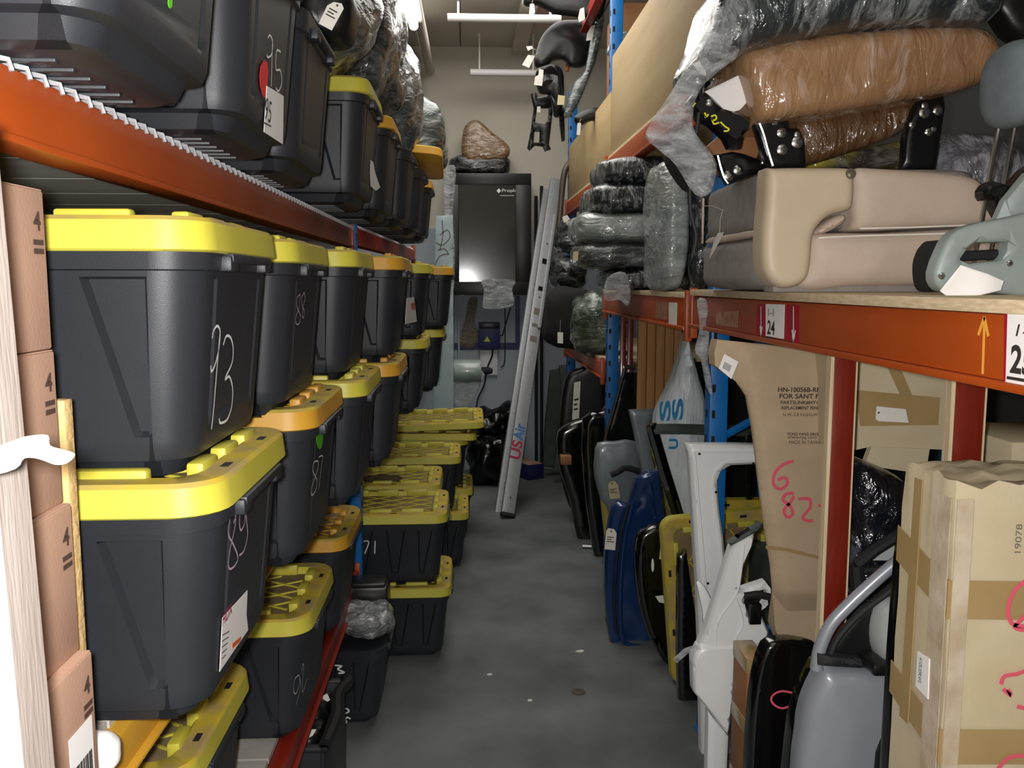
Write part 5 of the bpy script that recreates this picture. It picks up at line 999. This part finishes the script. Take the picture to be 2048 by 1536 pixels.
b = MB(); b.tube(cr([F.p(*F.uv(*p), .01) for p in ((1630, 1335), (1637, 1295), (1658, 1248), (1692, 1210), (1740, 1165), (1790, 1122), (1845, 1080))], 5, False), [.016]*31, 10); part('window_frame', b, 'paint_grey', t)
b = MB(); b.tube(cr([F.p(*F.uv(*p), .015) for p in ((1656, 1305), (1672, 1270), (1712, 1225), (1770, 1180), (1840, 1125))], 5, False), .009, 8); part('weather_strip', b, 'rubber', t)
dpart('sail_panel', [(1656, 1308), (1676, 1272), (1715, 1228), (1780, 1175), (1850, 1120), (1850, 1320), (1730, 1322)], 'black_plastic', .008, .02, .015, 0, 1)
dpart('sill_trim', [(1636, 1308), (1730, 1318), (1860, 1328), (1860, 1350), (1740, 1336), (1636, 1330)], 'rubber', .012, .01, .02, .03, 1)
mr = dpart('mirror', [(1760, 1205), (1790, 1196), (1830, 1196), (1832, 1322), (1770, 1325), (1748, 1305), (1742, 1270), (1746, 1235)], 'paint_silver', .09, .06, .03, .02, 2)
b = MB(); b.box(F.p(*F.uv(1738, 1308), .05), (.06, .09, .03), .008); part('mirror_foot', b, 'black_plastic', t)
dpart('lower_cladding', [(1762, 1480), (1800, 1465), (1860, 1470), (1860, 1700), (1755, 1700), (1748, 1550)], 'black_plastic', .02, .02, .02, .06, 2)
# black door edge between it and the carton
plate('car_door', [(1838, 985), (1850, 985), (1845, 1100), (1835, 1300), (1824, 1536), (1800, 2300), (1752, 2300), (1772, 1536), (1786, 1300), (1800, 1120), (1812, 1040)], 1.8, 'paint_black', 'black car door seen edge-on between the grey door and the taped carton', 'car door', .01, .03, .01, .02, sm=1)
for i, (p0, p1, lab) in enumerate(((1050, 1075, 'highest'), (1155, 1215, 'middle'), (1310, 1380, 'lowest'))):
    F = fr(1820, p0, 1.78); x = 1829-(p0-1050)*.085; hang_tag('paper_scrap', '%s torn pale sticker on the edge of the black door' % lab, F, [(x-6, p0), (x+2, p0), (x-4, p1), (x-10, p1-4)], lines=False)
# dark window frames behind the grey door
t = thing('door_frame', 'black window frame of a door standing behind the grey one', 'car door', at(1760, 1900, y=2.2))
F = fr(1760, 1150, 2.2)
for pts, r in (([(1712, 1130), (1752, 1098), (1830, 1050)], .016), ([(1712, 1130), (1716, 1180), (1722, 1400), (1730, 1900)], .02), ([(1830, 1050), (1836, 1400), (1840, 1900)], .02), ([(1714, 1142), (1836, 1136)], .012), ([(1730, 1900), (1840, 1900)], .02)):
    b = MB(); b.tube([F.p(*F.uv(*p)) for p in pts], r, 8); part('frame_bar', b, 'rubber', t)
b = MB(); b.prism(F.uvs([(1750, 1105), (1800, 1080), (1800, 1128), (1750, 1128)]), F, -.04, -.03); part('latch_plate', b, 'paint_silver', t)
# black fender, narrow carton
plate('fender', [(1527, 1290), (1560, 1277), (1610, 1282), (1642, 1300), (1640, 1345), (1608, 1395), (1592, 1450), (1584, 1536), (1582, 1700), (1590, 1890), (1500, 1895), (1490, 1700), (1492, 1536), (1498, 1430), (1508, 1350)], 2.36, 'paint_black', 'glossy black fender with a red chalk loop beside the grey door', 'fender', .02, .03, .018, .018, sm=2)
F = fr(1565, 1400, 2.335); b = MB(); b.ribbon(cr(F.uvs([(1587, 1386), (1565, 1382), (1548, 1388), (1542, 1400), (1552, 1412), (1566, 1416), (1585, 1410)]), 4, False), F, .006, .001); part('chalk_loop', b, 'ink_red', bpy.data.objects['fender'], 0)
a = at(1494, 1340, y=2.55); c = at(1532, 1340, y=2.55); t = thing('narrow_carton', 'narrow brown carton wedged between white panel and black fender', 'carton', ((a.x+c.x)/2, 2.62, 0))
b = MB(); b.box(((a.x+c.x)/2, 2.62, a.z/2), (c.x-a.x, .14, a.z), .004); part('box', b, 'card_brown', t)
for z in (.62, .42, .2): b = MB(); b.box(((a.x+c.x)/2, 2.62, z), (c.x-a.x+.003, .143, .05), .002); part('tape_band', b, 'tape_brown', t)
# white body panels
F = fr(1440, 1700, 2.78); t = thing('body_panel', 'white car body corner panel with pillar, foremost of the white ones', 'body panel', (F.O.x, F.O.y, 0))
dp = lambda nm, px, m, H=.02, edge=.02, back=.03, n=0, sm=1, holes=(), fn=None: part(nm, (lambda b: (b.relief(cr(F.off(n).uvs(px), sm) if sm > 1 else F.off(n).uvs(px), F.off(n), H, back, edge, .016, [F.off(n).uvs(h) for h in holes], fn), b)[1])(MB()), m, t)
dp('pillar_panel', [(1461, 1092), (1470, 1078), (1508, 1063), (1503, 1090), (1485, 1130), (1476, 1180), (1530, 1162), (1540, 1175), (1540, 1205), (1518, 1222), (1540, 1270), (1520, 1285), (1400, 1298), (1396, 1288), (1408, 1262), (1425, 1208), (1444, 1145)], 'paint_white', .02, .008, holes=[[(1490, 1186), (1532, 1178), (1534, 1196), (1510, 1232), (1498, 1232), (1488, 1205)]], fn=lambda u, v, d: .003*nz(u, v, 10))
dp('outer_skin', [(1396, 1292), (1520, 1286), (1524, 1310), (1470, 1345), (1464, 1400), (1456, 1470), (1386, 1382), (1384, 1318)], 'paint_white', .016, .008, .04, .012)
dp('lower_flange', [(1415, 1420), (1456, 1470), (1452, 1560), (1456, 1690), (1420, 1690), (1412, 1560)], 'paint_white', .015, .012, .03, -.01)
dp('pillar_cap', [(1457, 1086), (1524, 1046), (1526, 1056), (1462, 1092)], 'rad_grey', .01, .006, .03, .02)
b = MB()
for pts in ([(1484, 1085), (1478, 1140), (1468, 1185), (1432, 1240), (1428, 1290)], [(1468, 1190), (1482, 1240), (1470, 1268), (1468, 1285)]): b.tube(cr([F.p(*F.uv(*p), .02) for p in pts], 4, False), .004, 6)
part('pressed_rib', b, 'paint_white', t)
b = MB(); b.box(F.p(*F.uv(1505, 1222), .02), (.04, .03, .07), .004); part('latch', b, 'steel_black', t); b = MB(); b.tube([F.p(*F.uv(*p), .02) for p in ((1485, 1188), (1510, 1184), (1536, 1190), (1540, 1205))], .013, 8); part('grab_rod', b, 'rubber', t)
b = MB(); b.ribbon(F.off(.04).uvs([(1350, 1322), (1372, 1302), (1400, 1292)]), F.off(.04), .022, .0); part('tape_tail', b, 'film_dense', t, 0)
F = fr(1420, 1540, 3.15); b = MB(); b.relief(F.uvs([(1372, 888), (1475, 888), (1560, 890), (1560, 928), (1506, 928), (1462, 930), (1442, 941), (1433, 960), (1438, 1020), (1446, 1075), (1452, 1160), (1460, 1300), (1460, 1540), (1402, 1540), (1398, 1300), (1393, 1162), (1384, 1020), (1377, 915)]), F, .02, .035, .012, .018)
wd_ribs = [[(1386, 902), (1450, 902), (1555, 903)], [(1386, 902), (1396, 1020), (1408, 1162), (1416, 1300)], [(1555, 918), (1462, 920), (1436, 932), (1424, 955), (1428, 1020), (1438, 1090), (1444, 1160)]]
solo('car_door', b, 'paint_white', 'white car door with open window frame behind the foremost white panel', 'car door')
wd = bpy.data.objects['car_door.001']
for pts in wd_ribs: b = MB(); b.tube(cr([F.p(*F.uv(*p), .02) for p in pts], 4, False), .005, 6); part('pressed_rib', b, 'paint_white', wd)
for k, (px, py) in enumerate(((1395, 905), (1428, 981), (1412, 1162), (1502, 924))):
    b = MB(); b.lathe([(.005, 0), (.005, .002), (.002, .002)], F.p(*F.uv(px, py), .026), F.N, 8); part('clip_hole', b, 'slot_dark', bpy.data.objects['car_door.001'] if 'car_door.001' in bpy.data.objects else bpy.data.objects['car_door'])
plate('white_strip', [(1393, 1165), (1408, 1172), (1425, 1205), (1424, 1225), (1408, 1255), (1404, 1220)], 2.95, 'paint_white', 'pale curved strip between the two white panels', 'trim', .008, .006, .008, .015, sm=2)
# standing yellow lids
def standing_lid(label, X, Y, leanx, yaw, z=.39):
    o = loose_lid(label, (0, 0, 0), (0, 0, 0)); R = Matrix.Rotation(math.radians(yaw), 4, 'Z') @ Matrix.Rotation(math.radians(leanx), 4, 'Y') @ Matrix.Rotation(PI/2, 4, 'X') @ Matrix.Rotation(PI/2, 4, 'Z')
    o.matrix_world = Matrix.Translation((X, Y, z)) @ R
standing_lid('yellow tote lid standing on end beside the white panels', 1.13, 3.72, -5, 0, .40)
standing_lid('yellow tote lid standing on end behind the pale grey door', 1.06, 5.1, -7, 0, .42)
standing_lid('yellow tote lid standing deep under the shelf behind the white door', 1.32, 3.95, 0, 0, .40)
# black panels, blue door, more doors towards the back
plate('trunk_trim', [(1356, 1110), (1372, 1100), (1400, 1300), (1400, 1440), (1358, 1445), (1354, 1300)], 3.58, 'paint_black', 'narrow black trunk trim standing under the yellow lid', 'car part', .015, .03, .015, .02, sm=1)
plate('tailgate', [(1272, 1085), (1290, 1058), (1334, 1050), (1352, 1120), (1360, 1240), (1358, 1350), (1334, 1330), (1307, 1292), (1284, 1235), (1271, 1160)], 3.95, 'paint_black', 'black rounded tailgate leaning before the blue door', 'car part', .03, .03, .025, .02, fn=lambda u, v, d: -.02 if d > .03 else 0, rings=(.029, .033))
F = fr(1325, 1128, 3.88); hang_tag('paper_tag', 'blank cream tag on the black rounded tailgate', F, [(1318, 1118), (1341, 1118), (1342, 1072), (1338, 1068), (1326, 1070), (1322, 1076)], m='tag_manila', lines=False, hole=(1332, 1075), string=[(1332, 1074), (1336, 1060), (1337, 1050)])
for i, (pts, lab) in enumerate(((ell(1305, 1130, 3, 14, 8), 'upper small white scrap on the black rounded tailgate'), ([(1310, 1192), (1326, 1190), (1328, 1206), (1318, 1204)], 'lower small white scrap on the black rounded tailgate'))):
    F = fr(1310, 1150, 3.9); hang_tag('paper_scrap', lab, F, pts, lines=False)
plate('car_door', [(1272, 957), (1312, 942), (1318, 950), (1330, 1040), (1345, 1180), (1350, 1306), (1250, 1310), (1228, 1300), (1216, 1265), (1208, 1180), (1212, 1080), (1226, 1012), (1244, 1004), (1258, 1008)], 4.22, 'paint_blue', 'dark blue car door standing on the aisle floor', 'car door', .03, .04, .012, .018, fn=lambda u, v, d: (-.022 if d > .045 else 0)+(.012*nz(u, v, 7) if d > .06 else 0), sm=2, rings=(.043, .048))
F = fr(1280, 1300, 4.15); bd = bpy.data.objects['car_door.002'] if 'car_door.002' in bpy.data.objects else None
b = MB(); b.tube(cr([F.p(*F.uv(*p), -.01) for p in ((1268, 1000), (1250, 1080), (1242, 1180), (1244, 1270), (1262, 1292), (1330, 1298))], 4, False), .012, 8); part('seal', b, 'paint_blue', bd)
b = MB(); b.tube(cr([F.p(*F.uv(*p), -.01) for p in ((1258, 1010), (1238, 1090), (1230, 1190), (1234, 1270))], 4, False), .006, 6); part('seal', b, 'rubber', bd)
F = fr(1220, 1100, 4.1); hang_tag('paper_tag', 'white printed tag on the edge of the blue door', F, [(1209, 1098), (1230, 1100), (1233, 1066), (1228, 1058), (1216, 1056), (1212, 1062)], hole=(1222, 1062))
t = thing('door_frame', 'dark slanted window frame rising behind the blue door', 'car door', at(1340, 1300, y=3.98)); F = fr(1340, 1300, 3.98)
for pts, r in (([(1302, 850), (1325, 930), (1365, 1060), (1400, 1180)], .035), ([(1300, 858), (1360, 858), (1500, 862)], .03), ([(1400, 1180), (1402, 1280)], .035), ([(1500, 862), (1500, 1280)], .03)):
    b = MB(); b.tube([F.p(*F.uv(*p)) for p in pts], r, 8, flat=.6); part('frame_bar', b, 'rad_grey' if pts[0][1] == 858 else 'laminate' if False else 'paint_black', t)
b = MB(); b.relief(F.uvs([(1330, 1080), (1500, 1080), (1500, 1280), (1330, 1280)]), F, .01, .02, .02, .04); part('skin', b, 'paint_black', t)
plate('car_door', [(1196, 887), (1230, 884), (1272, 884), (1284, 940), (1292, 1100), (1292, 1205), (1215, 1205), (1222, 1040), (1202, 1000), (1189, 950), (1190, 915)], 4.92, 'paint_palegrey', 'pale grey car door with dark handle behind the blue one', 'car door', .02, .03, .015, .025, sm=2, fn=lambda u, v, d: .015*min(1, d/.1))
F = fr(1245, 960, 4.84); b = MB(); b.tube(cr([F.p(*F.uv(*p)) for p in ((1222, 950), (1236, 944), (1250, 936), (1270, 940), (1284, 948))], 4, False), .018, 8); solo('door_handle', b, 'rubber', 'black door handle on the pale grey door', 'handle')
hang_tag('paper_tag', 'cream tag on the pale grey door', F, [(1220, 998), (1240, 996), (1236, 970), (1230, 962), (1220, 963), (1216, 970)], m='tag_manila', hole=(1224, 967))
F = fr(1285, 945, 4.7); t = thing('window_frame', 'grey window surround standing above the pale grey door', 'car part', F.O); b = MB(); b.relief(F.uvs([(1258, 820), (1274, 818), (1310, 818), (1300, 845), (1302, 900), (1308, 948), (1284, 1200), (1300, 1200), (1314, 1200), (1318, 940), (1290, 945), (1276, 880)]) if False else F.uvs([(1258, 820), (1312, 818), (1298, 850), (1302, 905), (1312, 945), (1320, 1220), (1296, 1220), (1284, 948), (1274, 890)]), F, .015, .03, .012, .02); part('frame', b, 'paint_palegrey', t)
t = thing('window_frame', 'black triangular quarter-window frame near the light brown boards', 'car part', at(1260, 1190, y=5.2)); F = fr(1260, 890, 5.2)
for pts, r, m in (([(1204, 900), (1228, 820), (1250, 738)], .012, 'chrome'), ([(1248, 735), (1280, 733), (1312, 733)], .014, 'chrome'), ([(1280, 738), (1290, 808)], .01, 'chrome'), ([(1214, 900), (1226, 1190)], .02, 'paint_black')):
    b = MB(); b.tube([F.p(*F.uv(*p)) for p in pts], r, 8); part('frame_bar', b, m, t)
b = MB(); b.relief(F.uvs([(1212, 890), (1232, 812), (1250, 745), (1278, 745), (1288, 805), (1285, 890)]), F, .004, .01, .01, .04); mat('glass_black', '#0b0d0d', .1, spec=.6); part('glass', b, 'glass_black', t)
plate('car_door', [(1114, 880), (1124, 856), (1165, 838), (1182, 850), (1190, 1000), (1196, 1092), (1158, 1090), (1140, 1000), (1120, 940)], 6.0, 'paint_black', 'black car door standing furthest back on the right floor', 'car door', .03, .04, .05, .03, sm=2)
plate('car_door', [(1166, 838), (1205, 822), (1228, 800), (1232, 900), (1245, 1100), (1248, 1135), (1196, 1130), (1180, 1060), (1168, 960)], 5.6, 'paint_black', 'black car door next to the pale grey one', 'car door', .03, .04, .04, .025, sm=2)
b = MB(); q = at(1165, 1092, z=.016); b.tube([q, q+Vector((.12, -.02, 0))], .015, 8); solo('chrome_rod', b, 'chrome', 'short chrome rod at the foot of the black doors', 'rod')
b = MB(); a = at(1118, 930, y=5.9); b.box((a.x+.05, 5.94, a.z+.03), (.075, .08, .06), .003); solo('cardboard_scrap', b, 'card_brown', 'small brown cardboard scrap stuck to the farthest black door', 'cardboard')
# light brown boards standing inside the rack
xs = (1274, 1292, 1310, 1328, 1346, 1362)
t = thing('board_stack', 'light brown wooden boards standing upright inside the right rack', 'boards', at(1318, 1190, y=5.15))
for i in range(5):
    a = at(xs[i], 800, y=5.15); c = at(xs[i+1], 800, y=5.15); b = MB(); b.box(((a.x+c.x)/2, 5.17, .84), (c.x-a.x-.004, .03, 1.68), .003); part('board', b, 'board_wood', t)
t = thing('rail_stack', 'dark brown wooden rails standing left of the light boards', 'boards', at(1258, 1190, y=5.2))
for x in (1248, 1262):
    a = at(x, 700, y=5.2); b = MB(); b.box((a.x, 5.23, .84), (.032, .03, 1.66), .003); part('rail', b, 'laminate', t)
# dark filling deep in the rack
b = MB(); b.box((1.5, 3.62, .33), (.5, .4, .66), .01); solo('dark_crate', b, 'rad_grey', 'dark grey crate deep under the shelf behind the white door', 'crate')
